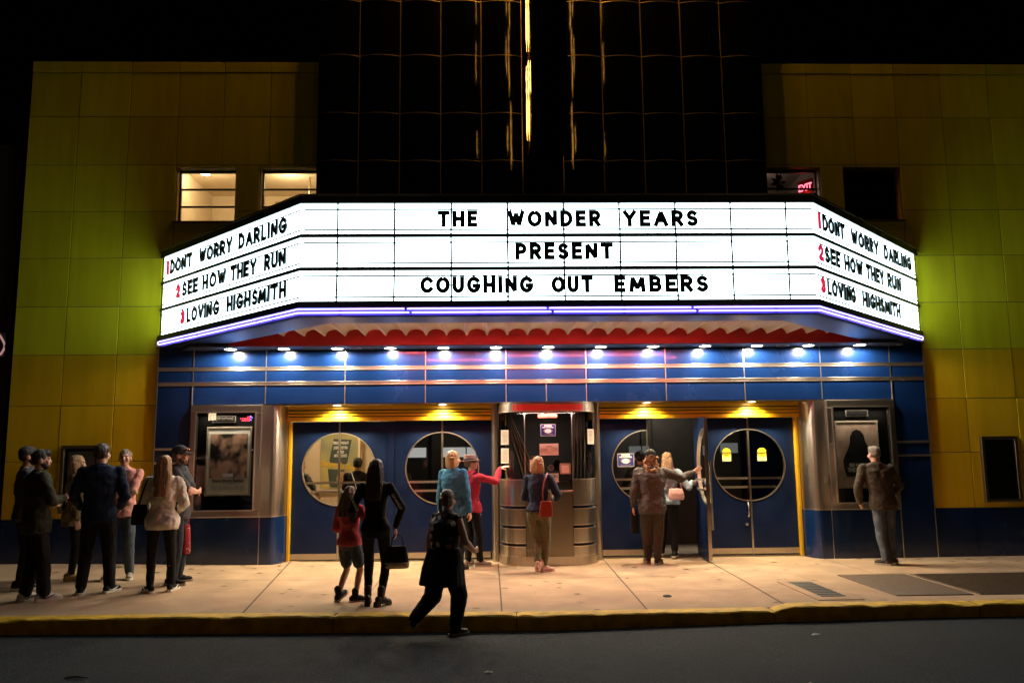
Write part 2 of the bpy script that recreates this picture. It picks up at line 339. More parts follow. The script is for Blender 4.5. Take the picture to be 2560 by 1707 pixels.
for x, y in [(-4.05,-.15),(-4.6,-.12),(-5.2,-.1),(-3.55,-.2),(-4.35,-.42),(-3.95,-.55),(-4.75,-.62),(-5.25,-.45),(-5.0,-.85),(-4.15,-.85),(-5.9,-.2),(-6.1,-.55),(-6.35,-.3),(-6.9,-.25),(-7.3,-.5),(-7.0,-.8),(-6.6,-.9),(-5.6,-.8),(-5.45,-.25),
             (-2.9,-.15),(-2.75,-.75),(-4.3,-1.95),(-2.9,-2.6),(-3.4,-2.2),(.0,-1.9),(.15,-2.7),(1.9,-.9),(2.1,-1.85),(1.2,-.65),(3.35,-.35),(3.9,-.62),(4.75,-.12),(5.15,-.2),(5.2,-.45),(5.6,-.25),(5.95,-.55),(6.35,-.3),(6.75,-.2),(6.4,-.75),(6.9,-.6),(7.2,-.35),(7.45,-.8),(7.6,-.2),(6.9,-.95)]:
    star(x, y, .055+.01*rs.random(), rs.random()*6)
# iron grate, cellar doors, valve cap in the right half
def flat_box(mb, x0, x1, y0, y1, h, base=.004):
    z = [gz(x, y)+base for x in (x0, x1) for y in (y0, y1)]; mb.box(x0, x1, y0, y1, min(z)-.02, max(z)+h)
g = thing("storm_grate", "small slotted iron grate set in the sidewalk near the right kerb", "grate", (3.05, -2.95, 0))
mb = MB(); flat_box(mb, 2.74, 3.26, -3.55, -2.22, .004); o = mb.build("frame", concrete); o.location = (-3.05, 2.95, 0); o.parent = g
mb = MB()
for k in range(9):
    y0 = -3.35+k*.115; mb.box(2.86, 3.13, y0, y0+.035, gz(3, y0)+.004, gz(3, y0)+.016)
o = mb.build("slot_bars", grate_m); o.location = (-3.05, 2.95, 0); o.parent = g
mb = MB(); mb.box(2.85, 3.14, -3.36, -2.30, gz(3, -2.8)-.03, gz(3, -2.8)+.0125); o = mb.build("pit", blackm); o.location = (-3.05, 2.95, 0); o.parent = g
cel = thing("cellar_hatch", "long ribbed steel cellar hatch set in the sidewalk at the far right", "hatch", (6, -2.6, 0))
mb = MB(); flat_box(mb, 3.72, 4.62, -3.34, -1.74, .006); o = mb.build("door", cellar_m, None, bevel=.004); o.location = (-6, 2.6, 0); o.parent = cel; tag(o, "solid tread plate leaf of the hatch")
for xa, xb in ((4.70, 6.5), (6.56, 9.2)):
    mb = MB(); flat_box(mb, xa, xb, -3.34, -1.74, .003)
    for k in range(26): mb.box(xa+.03, xb-.03, -3.31+k*.06, -3.285+k*.06, gz(6, -2.5)+.004, gz(6, -2.5)+.016)
    o = mb.build("ribbed_panel", cellar_m); o.location = (-6, 2.6, 0); o.parent = cel
mb = MB(); mb.disc((1.18, -2.95), .055, gz(1.18, -2.95)+.006); mb.ring((1.18, -2.95), .035, .05, gz(1.18, -2.95), gz(1.18, -2.95)+.014)
tag(mb.build("valve_cap", grate_m), "small round iron valve cap in the sidewalk slab before the booth", "valve cap")
for i, (x, y, s, a, m, lab) in enumerate([(-4.35, -5.6, .10, .3, "dk", "dark twig lying on the road below the navy jacket man"), (-.92, -5.55, .05, .2, "w", "flattened pale cup lid on the road left of the booth axis"), (-2.55, -6.3, .022, 1, "w", "tiny white paper scrap on the dark road at left"), (-1.5, -6.35, .02, .4, "w", "tiny white paper scrap on the road, right of its twin"), (.55, -6.1, .035, 0, "w", "thin white wrapper strip on the road below the booth"), (-.45, -6.75, .035, .5, "w", "crumpled white napkin near the bottom edge of the road"), (1.6, -6.2, .03, .1, "w", "short pale straw on the road at right"), (2.3, -4.55, .05, .2, "w", "scatter of pale wrapper bits below the raised kerb")]):
    mb = MB(); z = rz_(x)+.008
    if m == "dk": mb.tube([(x-s, y, z+.004), (x, y+.012, z+.01), (x+s, y-.01, z+.004)], [.008, .010, .004])
    else:
        vs = [(x+.6*s*math.cos(k*PI/4+a)*(1+.5*rs.random()), y+s*.3*math.sin(k*PI/4+a)*(1+.5*rs.random()), z+.01*rs.random()) for k in range(8)]; mb.add(vs+[(x, y, z+.018)], [(k, (k+1) % 8, 8) for k in range(8)])
    tag(mb.build("twig" if m == "dk" else "litter_scrap", joint_m if m == "dk" else paper_w), lab, "litter")

# ================================================================== cinema building
cin = thing("cinema_building", "art deco cinema with yellow tiled wings, black fluted tower and blue enamel ground floor", "cinema", (0, 0.4, 0))
def cpart(mb, name, mat, **k):
    o = mb.build(name, mat, None, **k); o.parent = cin; o.location = (0, -.4, 0); return o
ROWS = [.74, 1.6, 2.45, 3.24, 4.0, 4.78, 5.54, 6.31, 7.12, 7.88]; COLS = [3.6, 4.43, 5.18, 5.91, 6.69, 7.5, 8.29]
WIN = [(3.66, 4.57), (4.955, 5.905)]; WZ = (5.375, 6.262)
def subtract(r, holes):
    out = [r]
    for h in holes:
        nx = []
        for (a, b, c, d) in out:
            ha, hb, hc, hd = h
            if hb <= a or ha >= b or hd <= c or hc >= d: nx.append((a, b, c, d)); continue
            if ha > a: nx.append((a, ha, c, d))
            if hb < b: nx.append((hb, b, c, d))
            a2, b2 = max(a, ha), min(b, hb)
            if hc > c: nx.append((a2, b2, c, hc))
            if hd < d: nx.append((a2, b2, hd, d))
        out = nx
    return [q for q in out if q[1]-q[0] > .02 and q[3]-q[2] > .02]
for s in (-1, 1):
    holes = [(a, b, *WZ) for a, b in WIN]; mb = MB(); bk = MB(); base = MB(); xb = lambda a, b: (min(s*a, s*b), max(s*a, s*b))
    for i in range(len(COLS)-1):
        for j in range(len(ROWS)-1):
            if COLS[i] < 6.0 and ROWS[j] < 3.3: continue
            lo = COLS[i] if not (ROWS[j] < 3.3 and COLS[i] < 6.1) else 6.03
            for (a, b, c, d) in subtract((lo, COLS[i+1], ROWS[j], ROWS[j+1]), holes):
                e = rs.uniform(-.002, .002); x0, x1 = xb(a+.005, b-.005)
                M = Matrix.Translation((0, e, 0)) @ Matrix.Rotation(rs.uniform(-.0025, .0025), 4, 'Z') if abs(b-a) > .5 and COLS[i] > 6 else Matrix.Identity(4)
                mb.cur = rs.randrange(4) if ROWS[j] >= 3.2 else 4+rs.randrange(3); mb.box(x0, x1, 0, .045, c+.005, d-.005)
                for q in range(-8, 0): mb.v[q] = (mb.v[q][0], mb.v[q][1]+e+(mb.v[q][0]-(x0+x1)/2)*rs.uniform(-.001, .001), mb.v[q][2])
    # column beside the blue front, down to the base
    for j in range(4):
        x0, x1 = xb(6.035, 6.685); mb.cur = 4+j % 3 if j < 3 else 0; mb.box(x0, x1, 0, .045, ROWS[j]+.005, ROWS[j+1]-.005)
    for q in range(len(COLS)-1):
        x0, x1 = xb(COLS[q]+.005, COLS[q+1]-.005); mb.cur = q % 4; mb.box(x0, x1, -.012, .045, 7.885, 8.06)
    for (a, b, c, d) in subtract((3.5, 8.289, .7, 8.05), holes+[(3.0, 6.031, .5, 3.30)]):
        x0, x1 = xb(a, b); bk.box(x0, x1, .007, .30, c, d)
    x0, x1 = xb(8.24, 8.289); bk.box(x0, x1, .3, 4.0, .7, 8.05)
    xs = [6.035, 6.69, 7.5, 8.29]
    for a, b in zip(xs, xs[1:]):
        x0, x1 = xb(a+.004, b-.004); base.box(x0, x1, -.008, .3, -.1, .735)
    cpart(mb, "yellow_wing", YEL, bevel=.004); cpart(bk, "wing_joint_backing", yseam); cpart(base, "wing_base", blue, bevel=.003)
    # windows of the upper floor
    for k, (a, b) in enumerate(WIN):
        x0, x1 = xb(a, b); f = MB(); w = .03
        f.box(x0, x1, .16, .21, WZ[0], WZ[0]+.05); f.box(x0, x1, .16, .21, WZ[1]-w, WZ[1]); f.box(x0, x0+w, .16, .21, WZ[0]+.05, WZ[1]-w); f.box(x1-w, x1, .16, .21, WZ[0]+.05, WZ[1]-w)
        for z in (5.665, 5.955): f.box(x0+w, x1-w, .165, .205, z-.012, z+.012)
        fo = cpart(f, "window", blackm)
        p = MB(); p.box(x0+w, x1-w, .183, .187, WZ[0]+.05, WZ[1]-w); po = p.build("pane", glass, fo)
        sl = MB(); sl.box(x0-.02, x1+.02, -.03, .16, WZ[0]-.035, WZ[0]); sl.build("sill", steel_d, fo)
        jb = MB(); jb.box(x0, x0+.012, .05, .16, WZ[0], WZ[1]); jb.build("reveal", yellow_trim, fo); jb = MB(); jb.box(x1-.012, x1, .05, .16, WZ[0], WZ[1]); jb.build("reveal", yellow_trim, fo)
# rooms behind the upper windows
def room(x0, x1, y0, y1, z0, z1, mat, name):
    mb = MB(); t = .04
    mb.box(x0, x1, y1, y1+t, z0, z1); mb.box(x0-t, x0, y0, y1+t, z0, z1); mb.box(x1, x1+t, y0, y1+t, z0, z1); mb.box(x0-t, x1+t, y0, y1+t, z0-t, z0-.001); mb.box(x0-t, x1+t, y0, y1+t, z1+.001, z1+t)
    return cpart(mb, name, mat)
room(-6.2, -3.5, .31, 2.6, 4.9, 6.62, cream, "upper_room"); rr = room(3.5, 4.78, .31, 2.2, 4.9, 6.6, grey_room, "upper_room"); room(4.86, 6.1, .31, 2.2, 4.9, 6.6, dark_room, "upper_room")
mb = MB(); mb.box(-6.15, -4.85, 2.55, 2.595, 6.06, 6.12); cpart(mb, "picture_rail", steel_d)
t = thing("ceiling_lamp", "round glowing ceiling lamp seen through the outer upper left window", "lamp", (-5.79, 1.0, 6.55))
mb = MB(); mb.ring((0, 0), .07, .10, -.03, .0); mb.build("rim", steel, t); mb = MB(); ell_ = [(.075*math.cos(q), .075*math.sin(q)) for q in [2*PI*k/20 for k in range(20)]]; mb.prism(ell_, -.05, -.02); mb.build("lens", emat("room lamp", (1, .82, .5), 14), t)
lamp("bulb", 'POINT', (0, 0, -.12), 34, (1, .74, .42), t, shadow_soft_size=.08)
lamp("bulb", 'POINT', (1.35, .3, -.15), 26, (1, .74, .42), t, shadow_soft_size=.1)
t = thing("ceiling_pipe", "dark sprinkler pipe below the ceiling in the second upper left window", "pipe", (-4.2, 1.5, 6.14))
mb = MB(); mb.tube([(-.5, 0, 0), (.7, 0, 0)], .025); mb.tube([(.1, 0, 0), (.1, 0, .55)], .016); mb.tube([(.02, 0, 0), (.18, 0, 0)], .042); mb.build("pipe_run", steel_d, t)
mb = MB(); mb.box(.25, .62, -.05, .05, -.08, -.05); mb.build("tube_lamp", emat("tube lamp", (1, .9, .7), 5), t)
lamp("dim_bulb", 'POINT', (4.0, 1.2, 6.3), 3.0, (1, .75, .6), None, shadow_soft_size=.1).parent = rr
bpy.data.objects["dim_bulb"].location = (4.0, 1.2, 6.3)
# tower of convex black glazed panels
def flute(n=8):
    return [(-.3275+.655*i/n, -.15-.062*(1-(2*i/n-1)**2)) for i in range(n+1)]
ZR = [4.85, 5.5, 6.312, 7.112, 8.098, 9.05, 10.0, 11.0, 12.0]
tw = MB(); hjs = []
for k in range(-5, 6):
    c = k*.66
    for z0, z1 in zip(ZR, ZR[1:]):
        pf = [(c+p[0]*.99, p[1]) for p in flute(12)]; tilt = rs.uniform(-.004, .004); ph = rs.uniform(0, 9)
        tw.grid(12, 6, lambda a, b: (pf[int(round(a*12))][0], pf[int(round(a*12))][1]+tilt*(b-.5)+.0, z0+.004+(z1-z0-.008)*b))
        if k != 0:
            hs = [(c+p[0]*.985, p[1]-.002) for p in flute(12)]; hj = MB(); hj.strip(hs, z1-.006, z1+.006, .02); hjs.append(hj)
vjs = []
for k in range(-5, 5): vj = MB(); vjs.append(vj); vj.box((k+.5)*.66-.006, (k+.5)*.66+.006, -.158, -.10, 4.9, 12)
body = MB(); body.box(-3.62, 3.62, -.10, .5, 4.85, 12.05); body.box(-3.63, -3.615, -.15, -.1, 4.9, 12); body.box(3.615, 3.63, -.15, -.1, 4.9, 12)
seam_m = pmat("bronze joint strip", (0.55, 0.42, 0.20), 0.45, 0.85)
to = cpart(body, "tower", blackm); o = tw.build("fluted_cladding", black_gloss, to, smooth=True); [q.build("upright_joint", seam_m, to) for q in vjs]; [q.build("level_joint", seam_m, to) for q in hjs]
# ---- blue ground floor: band of enamel panels above the doors
BX = [-6.03, -5.485, -4.365, -3.14, -1.89, -.63, .63, 1.89, 3.14, 4.365, 5.485, 6.03]
band = MB()
for a, b in zip(BX, BX[1:]):
    for z0, z1 in ((3.03, 3.40), (2.80, 2.97), (2.45, 2.74)):
        spl = [(a, b)] if not (z0 == 2.45 and abs(a+.63) < .01) else [(a, 0), (0, b)]
        for p, q in spl:
            if z0 == 2.45 and abs(a) > 5.4 and abs(b) > 5.4: continue
            tx, tz = rs.uniform(-.004, .004), rs.uniform(-.006, .006); n0 = len(band.v); nn = 10
            band.grid(nn, 4, lambda u, v: (p+.006+(q-p-.012)*u, -.03+tx*(u-.5)+tz*(v-.5), z0+.003+(z1-z0-.006)*v))
            band.box(p+.004, q-.004, -.02, .05, z0, z1)
bo = cpart(band, "enamel_band", blue)
tr = MB()
for z in (3.0, 2.77):
    tr.box(-6.03, 6.03, -.03, .04, z-.03, z+.03); tr.box(-6.03, 6.03, -.042, -.03, z+.014, z+.028); tr.box(-6.03, 6.03, -.042, -.03, z-.028, z-.014)
tr.build("steel_trim", chrome, bo, bevel=.002)
for x in BX[1:-1]+[0]:
    for z0, z1 in ((3.03, 3.30), (2.80, 2.97), (2.45, 2.74)):
        if x == 0 and z0 > 2.5: continue
        st = MB(); st.box(x-.007, x+.007, -.036, -.02, z0, z1); st.build("panel_joint", chrome, bo)
lin = MB(); lin.box(-5.49, 5.49, -.028, .26, 2.438, 2.449); cpart(lin, "lintel_soffit", steel_d)
lin = MB(); lin.box(-6.0, 6.0, .05, .30, 2.45, 4.86); cpart(lin, "wall_core", blackm)
for s in (-1, 1):
    xb = lambda a, b: (min(s*a, s*b), max(s*a, s*b)); cm = MB(); x0, x1 = xb(5.49, 6.03)
    for z0, z1 in ((-.1, 1.545), (1.575, 1.755), (1.79, 2.74)): cm.box(x0+.004, x1-.004, -.03, .05, z0, z1)
    c0 = cpart(cm, "enamel_pier", blue, bevel=.003)
    tm = MB(); tm.box(x0, x1, -.04, .04, 1.545, 1.575); tm.box(x0, x1, -.04, .04, 1.755, 1.79); xm, xn = xb(5.484, 5.496); tm.box(xm, xn, -.042, .04, -.1, 2.74); xm, xn = xb(6.024, 6.036); tm.box(xm, xn, -.035, .04, -.1, 3.4); tm.build("steel_trim", chrome, c0)
    # blue base below the poster case with its rounded corner
    def wallprof(a0):
        pts = [(5.485, -.03), (4.41, -.03)] if a0 == 0 else []
        pts += [(4.40, -.03), (4.26, -.03)]+[(4.26-.19*math.sin(q), -.03+.42*(1-math.cos(q))) for q in [PI/2*i/8 for i in range(1, 9)]]
        return [(s*p[0], p[1]) for p in pts]
    bm_ = MB(); pr = wallprof(1); th = .04*(1 if s > 0 else -1); bm_.strip(pr, -.1, .735, -th); x0, x1 = xb(4.406, 5.484); bm_.box(x0, x1, -.03, .04, -.1, .735); cpart(bm_, "curved_base", blue)
    x0, x1 = xb(4.401, 4.407); j = MB(); j.box(x0, x1, -.033, .04, -.1, .735); cpart(j, "base_joint", chrome)
    sm = MB(); sm.strip(pr, .745, 2.437, -th); sp = cpart(sm, "steel_corner", steel, smooth=False)
    ed = MB(); ed.strip([(p[0], p[1]-.006) for p in pr], .733, .748, -th); x0, x1 = xb(4.406, 5.484); ed.box(x0, x1, -.036, .03, .733, .748); ed.build("edge_strip", chrome, sp)
    cr = MB(); x0, x1 = xb(4.40, 5.485); cr.box(x0, x1, .19, .25, .74, 2.438); cr.box(x0, x0+.03, -.0, .19, .74, 2.438); cr.box(x1-.03, x1, -.0, .19, .74, 2.438); cpart(cr, "case_niche", blackm)
    # door surround
    jm = MB(); x0, x1 = xb(4.03, 4.068); jm.box(x0, x1, .30, .43, 0.0, 2.19); cpart(jm, "door_jamb", yellow_trim, bevel=.003)
    hd = MB(); x0, x1 = xb(.83, 4.09); hd.box(x0, x1, .285, .34, 2.19, 2.437); ho = cpart(hd, "door_header", blackm)
    for z0, z1 in ((2.372, 2.434), (2.318, 2.352), (2.268, 2.302), (2.188, 2.252)):
        h = MB(); h.box(x0, x1, .25, .285, z0, z1); h.build("header_rail", yellow_trim, ho, bevel=.006)
    po = MB(); x0, x1 = xb(2.425, 2.515); po.box(x0, x1, .39, .46, .0, 2.188); cpart(po, "door_post", blue_door, bevel=.003); po = MB(); x0, x1 = xb(.83, .875); po.box(x0, x1, .39, .46, .0, 2.188); cpart(po, "door_post", blue_door, bevel=.003)
    sill = MB(); x0, x1 = xb(.85, 4.06); sill.box(x0, x1, .36, .62, -.02, .022); cpart(sill, "threshold", steel_d)
    if s > 0:
        sw = MB(); sw.box(4.33, 4.37, -.055, -.031, 1.14, 1.27); sw.box(4.34, 4.36, -.068, -.055, 1.17, 1.24); sw.build("key_switch", steel, sp, bevel=.004)
# ---- doors
RC, ZC, DH, LW = .575, 1.435, 2.155, .775
def leaf(xh, s, ang=0.0, label=None):
    """hinge at xh, leaf runs towards s; local x from hinge to meeting edge"""
    M = Matrix.Translation((xh, .425, .03)) @ Matrix.Rotation(ang, 4, 'Z'); zc = ZC-.03; z1 = DH; w = LW
    def bl(mb, name, mat, parent, **k):
        mb.v = [tuple(M @ Vector((s*v[0], v[1], v[2]))) for v in mb.v]; return mb.build(name, mat, parent, **k)
    xe = w-.014; r0 = [(xe-RC*math.sin(a), zc-RC*math.cos(a)) for a in [PI*i/40 for i in range(41)]]
    out = [(0, 0), (xe, 0)]+r0+[(xe, z1), (0, z1)]; mb = MB(); n = len(out)
    mb.add([(p[0], -.022, p[1]) for p in out]+[(p[0], .022, p[1]) for p in out], [tuple(range(n)), tuple(range(2*n-1, n-1, -1))]+[(i, (i+1) % n, n+(i+1) % n, n+i) for i in range(n)])
    d = bl(mb, "door", blue_door, None); d.parent = cin; d.location = (0, -.4, 0)
    if label: d["label"] = label
    g = MB(); g.add([(p[0], .0, p[1]) for p in r0], [tuple(range(41))]); bl(g, "window", glass, d)
    rg = MB(); r1 = [(xe-(RC-.016)*math.sin(a), zc-(RC-.016)*math.cos(a)) for a in [PI*i/40 for i in range(41)]]
    vs = [(p[0], y, p[1]) for y in (-.028, .028) for q in (r0, r1) for p in q]; m = 41; fs = []
    for i in range(40): fs += [(i, i+1, m+i+1, m+i), (m+i, m+i+1, 3*m+i+1, 3*m+i), (2*m+i, 2*m+i+1, 3*m+i+1, 3*m+i)]
    rg.add(vs, fs); bl(rg, "window_ring", chrome, d)
    sm = MB(); sm.box(xe, w, -.028, .024, .0, z1); bl(sm, "meeting_stile", steel, d)
    kp = MB(); kp.box(.01, xe-.004, -.027, -.022, .01, .10); kp.box(.08, .10, -.031, -.027, .045, .06); kp.box(w-.2, w-.18, -.031, -.027, .045, .06); bl(kp, "kick_plate", steel, d)
    for z in (1.19, 1.05):
        half = math.sqrt(max(.01, RC**2-(z-zc)**2)); pb = MB(); pb.box(xe-half+.02, xe-.0, .045, .07, z-.018, z+.018); bl(pb, "push_bar", chrome, d)
    return d
leaf(-4.063, 1); leaf(-2.513, -1); leaf(-2.427, 1); leaf(-.877, -1)
leaf(.877, 1); od = leaf(2.427, -1, math.radians(88), "door leaf swung open towards the street")
leaf(2.513, 1); lk = leaf(4.063, -1)
hn = MB(); hn.box(2.448, 2.475, -.32, -.29, .48, 1.5); hn.box(2.44, 2.455, -.32, -.29, .48, .54); hn.box(2.44, 2.455, -.32, -.29, 1.45, 1.5); hn.build("pull_handle", chrome, od)
hn = MB(); hn.tube([(3.235, .395, .62), (3.235, .37, .66), (3.235, .37, .80), (3.235, .395, .84)], .012); hn.tube([(3.2, .41, .50), (3.2, .375, .50)], .022); hn.build("pull_handle", chrome, lk)
# ---- interiors behind the doors
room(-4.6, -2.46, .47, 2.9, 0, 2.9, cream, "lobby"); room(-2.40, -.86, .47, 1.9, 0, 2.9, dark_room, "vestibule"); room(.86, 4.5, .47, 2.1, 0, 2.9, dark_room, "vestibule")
mb = MB(); mb.box(.87, 4.45, .63, 2.08, .001, .012); cpart(mb, "vestibule_carpet", carpet)
mb = MB(); mb.box(-4.55, -2.5, 2.84, 2.895, .95, 1.02); mb.box(-4.55, -2.5, 2.84, 2.895, 2.12, 2.15); cpart(mb, "dado_rail", vault_m)
mb = MB(); mb.box(-3.34, -3.30, 2.6, 2.895, 0, 2.9); mb.box(-3.0, -2.95, 2.7, 2.895, 0, 2.9); cpart(mb, "pilaster", cream)
for q in ((-1.95, -1.915, 1.84, 1.895), (-1.32, -1.30, 1.86, 1.895), (1.85, 1.865, 2.04, 2.095), (2.05, 2.07, 2.04, 2.095), (3.65, 3.68, 2.04, 2.095)): ins = MB(); ins.box(*q, 0, 2.6); cpart(ins, "inner_door_edge", blackm)
for x0, x1, y, z0, z1, m in [(-2.36, -2.02, 1.87, 1.60, 1.77, white_glass), (-1.72, -1.12, 1.87, 1.60, 1.77, white_glass), (1.0, 1.36, 2.07, 1.56, 1.76, dim_glass), (1.63, 2.0, 2.07, 1.58, 1.76, dim_glass), (2.86, 3.1, 2.07, 1.62, 1.8, dim_glass), (3.3, 3.62, 2.07, 1.62, 1.8, dim_glass)]:
    mb = MB(); mb.box(x0, x1, y, y+.012, z0, z1); cpart(mb, "frosted_light", m)
vl = MB(); vl.box(1.9, 2.1, 1.2, 1.4, 2.86, 2.9); vo = cpart(vl, "vestibule_lamp", emat("vestibule lens", (1, .85, .65), 2)); lamp("bulb", "POINT", (2.0, 1.3, 2.7), 34, (1, .84, .66), vo, shadow_soft_size=.1); lamp("bulb", "POINT", (-1.6, 1.3, 2.7), 10, (1, .84, .66), vo, shadow_soft_size=.1)  # added unseen lamp and bulbs that brighten the dark vestibules
mb = MB(); mb.box(3.75, 4.3, 2.0, 2.06, .4, 2.3); cpart(mb, "inner_blue_panel", blue_door)
t = thing("lobby_lamp", "ceiling lamp lighting the cream lobby behind the left doors", "lamp", (-3.55, 1.7, 2.89))
mb = MB(); mb.ring((0, 0), .12, .16, -.05, 0); mb.build("rim", steel, t); mb = MB(); mb.disc((0, 0), .12, -.03); mb.build("lens", emat("lobby lens", (1, .84, .58), 8), t)
lamp("bulb", 'POINT', (0, -.3, -.2), 62, (1, .80, .52), t, shadow_soft_size=.12)
# posters in the lobby
t = thing("lobby_poster", "yellow and grey green poster in the lobby with a torn dark text block", "poster", (-3.70, 2.86, 1.62))
grad = pmat("poster wash", (0.20, 0.24, 0.17), 0.6, vscale=1.6, col2=(0.55, 0.45, 0.16)); darkg = pmat("poster dark", (0.05, 0.07, 0.06), 0.6, var=.2); gold = pmat("poster gold", (0.75, 0.48, 0.03), 0.5)
mb = MB(); mb.box(-.38, .38, 0, .02, -.58, .58); mb.build("print", grad, t)
mb = MB(); mb.add([(-.22, -.004, -.10), (.12, -.004, -.14), (.20, -.004, .32), (-.14, -.004, .34)], [(0, 1, 2, 3)]); mb.add([(-.2, -.005, -.56), (.02, -.005, -.56), (.08, -.005, -.24), (-.24, -.005, -.22)], [(0, 1, 2, 3)]); mb.build("text_block", darkg, t)
for z, s_, w in (("TERESA WRIGHT", .26, .3), ("JOSEPH COTTEN", .17, .26), ("ALFRED", .09, .13), ("HITCHCOCK'S", .02, .24)): text(z, .07, white_sign, t, (-.005, -.008, s_), width=w, bold=.002)
text("Shadow of a Doubt", .14, gold, t, (-.02, -.009, -.16), rot=(PI/2, math.radians(8), 0), width=.72, bold=.004)
mb = MB(); mb.add([(.06+.14*math.cos(a)*(.8 if math.sin(a) < 0 else 1), -.006, -.42+.15*math.sin(a)) for a in [2*PI*k/16 for k in range(16)]], [tuple(range(16))]); mb.build("colour_patch", pmat("poster warm", (0.42, 0.24, 0.14), .6, var=.3), t)
t = thing("lobby_poster", "second lobby poster with red capitals, right of the yellow green poster", "poster", (-2.72, 2.86, 1.66))
mb = MB(); mb.box(-.2, .2, 0, .02, -.55, .55); mb.build("print", paper_w, t); text("CO", .16, letter_r, t, (-.02, -.004, .36), width=.26, bold=.006)
mb = MB(); mb.add([(-.17, -.004, -.4), (.17, -.004, -.4), (.12, -.004, .12), (-.1, -.004, .14)], [(0, 1, 2, 3)]); mb.build("dark_block", darkg, t)

# ================================================================== marquee
mq = thing("marquee", "large trapezoid cinema marquee with white lit letter boards and violet neon edge", "marquee", (0, 0, 3.3))
OUT = [(-6.03, 0), (-3.215, -2.85), (3.215, -2.85), (6.03, 0)]
def mpart(mb, name, mat, parent=None, **k):
    o = mb.build(name, mat, None, **k); o.parent = parent or mq
    if parent is None: o.location = (0, 0, -3.3)
    return o
def face(i):
    a, b = Vector(OUT[i]), Vector(OUT[i+1]); t = (b-a).normalized(); n = Vector((t.y, -t.x)); L = (b-a).length
    return (lambda s, z, d: (a.x+t.x*s+n.x*d, a.y+t.y*s+n.y*d, z)), L
def wallband(z0, z1, out, inn):
    mb = MB(); o = offs(out); i = offs(-inn); mb.prism(o+i[::-1], z0, z1); return mb
def offs(d):
    pts = []
    for i, p in enumerate(OUT):
        ns = []
        for j in (i-1, i):
            if 0 <= j < 3:
                a, b = Vector(OUT[j]), Vector(OUT[j+1]); t = (b-a).normalized(); ns.append(Vector((t.y, -t.x)))
        if len(ns) == 1:
            q = Vector(p)+ns[0]*d; t = Vector((-ns[0].y, ns[0].x)); k = (p[1]-q.y)/t.y; q = q+t*k   # stay on the wall line
        else:
            m = (ns[0]+ns[1]).normalized(); q = Vector(p)+m*(d/m.dot(ns[0]))
        pts.append((q.x, q.y))
    return pts
for i in range(3):
    fn, L = face(i); mb = MB(); e0 = .03 if i == 0 else 0; e1 = L-.03 if i == 2 else L
    mb.add([fn(e0, 3.53, 0), fn(e1, 3.53, 0), fn(e1, 4.77, 0), fn(e0, 4.77, 0)], [(0, 1, 2, 3)]); mpart(mb, "sign_panel", lit_white)
mpart(wallband(3.50, 4.78, -.03, .06), "sign_box", blackm)
fr = mpart(wallband(4.77, 4.865, .035, .05), "sign_frame", frame_dark)
for z0, z1, d in ((4.337, 4.383, .022), (3.915, 3.962, .022), (3.452, 3.532, .035)): mpart(wallband(z0, z1, d, .02), "frame_rail", frame_dark, fr)
cp = wallband(4.865, 4.885, .06, .1); mpart(cp, "coping", steel_d, fr)
rf = MB(); rf.prism(offs(-.05), 4.80, 4.83); mpart(rf, "roof_deck", blackm)
for i in range(3):
    fn, L = face(i)
    ss = [(-2.77+.706*k)+3.215 for k in range(9)] if i == 1 else ([.747, 1.48, 2.21, 2.99, 3.72] if i == 0 else [.21, .923, 1.66, 2.4, 3.1, 3.8]); r = .0122 if i == 1 else .0075
    rn = random.Random(i)
    for s_ in ss:
        mb = MB()
        for z0, z1 in ((3.53, 3.918), (3.959, 4.342), (4.378, 4.77)):
            j = .003*rn.uniform(-1, 1); mb.add([fn(s_-r+j, z0, .006), fn(s_+r+j, z0, .006), fn(s_+r-j, z1, .006), fn(s_-r-j, z1, .006)], [(0, 1, 2, 3)])
        mpart(mb, "panel_mullion", frame_dark, fr)
    mb = MB()
    for z in (4.696, 4.436, 4.273, 4.011, 3.85, 3.584): mb.add([fn(0.03, z-.0105, .010), fn(L-.03 if i == 2 else L, z-.0105, .010), fn(L-.03 if i == 2 else L, z+.0105, .010), fn(0.03, z+.0105, .010)], [(0, 1, 2, 3)])
    mpart(mb, "letter_track", frame_dark, fr)
for i in (0, 2):
    fn, L = face(i); s0, s1 = ((0, .035) if i == 0 else (L-.035, L)); mb = MB(); mb.add([fn(s0, 3.5, .02), fn(s1, 3.5, .02), fn(s1, 4.8, .02), fn(s0, 4.8, .02)], [(0, 1, 2, 3)]); mpart(mb, "end_rail", frame_dark, fr)
R1, R2_, R3 = (4.465, 4.678), (4.045, 4.258), (3.625, 3.836)
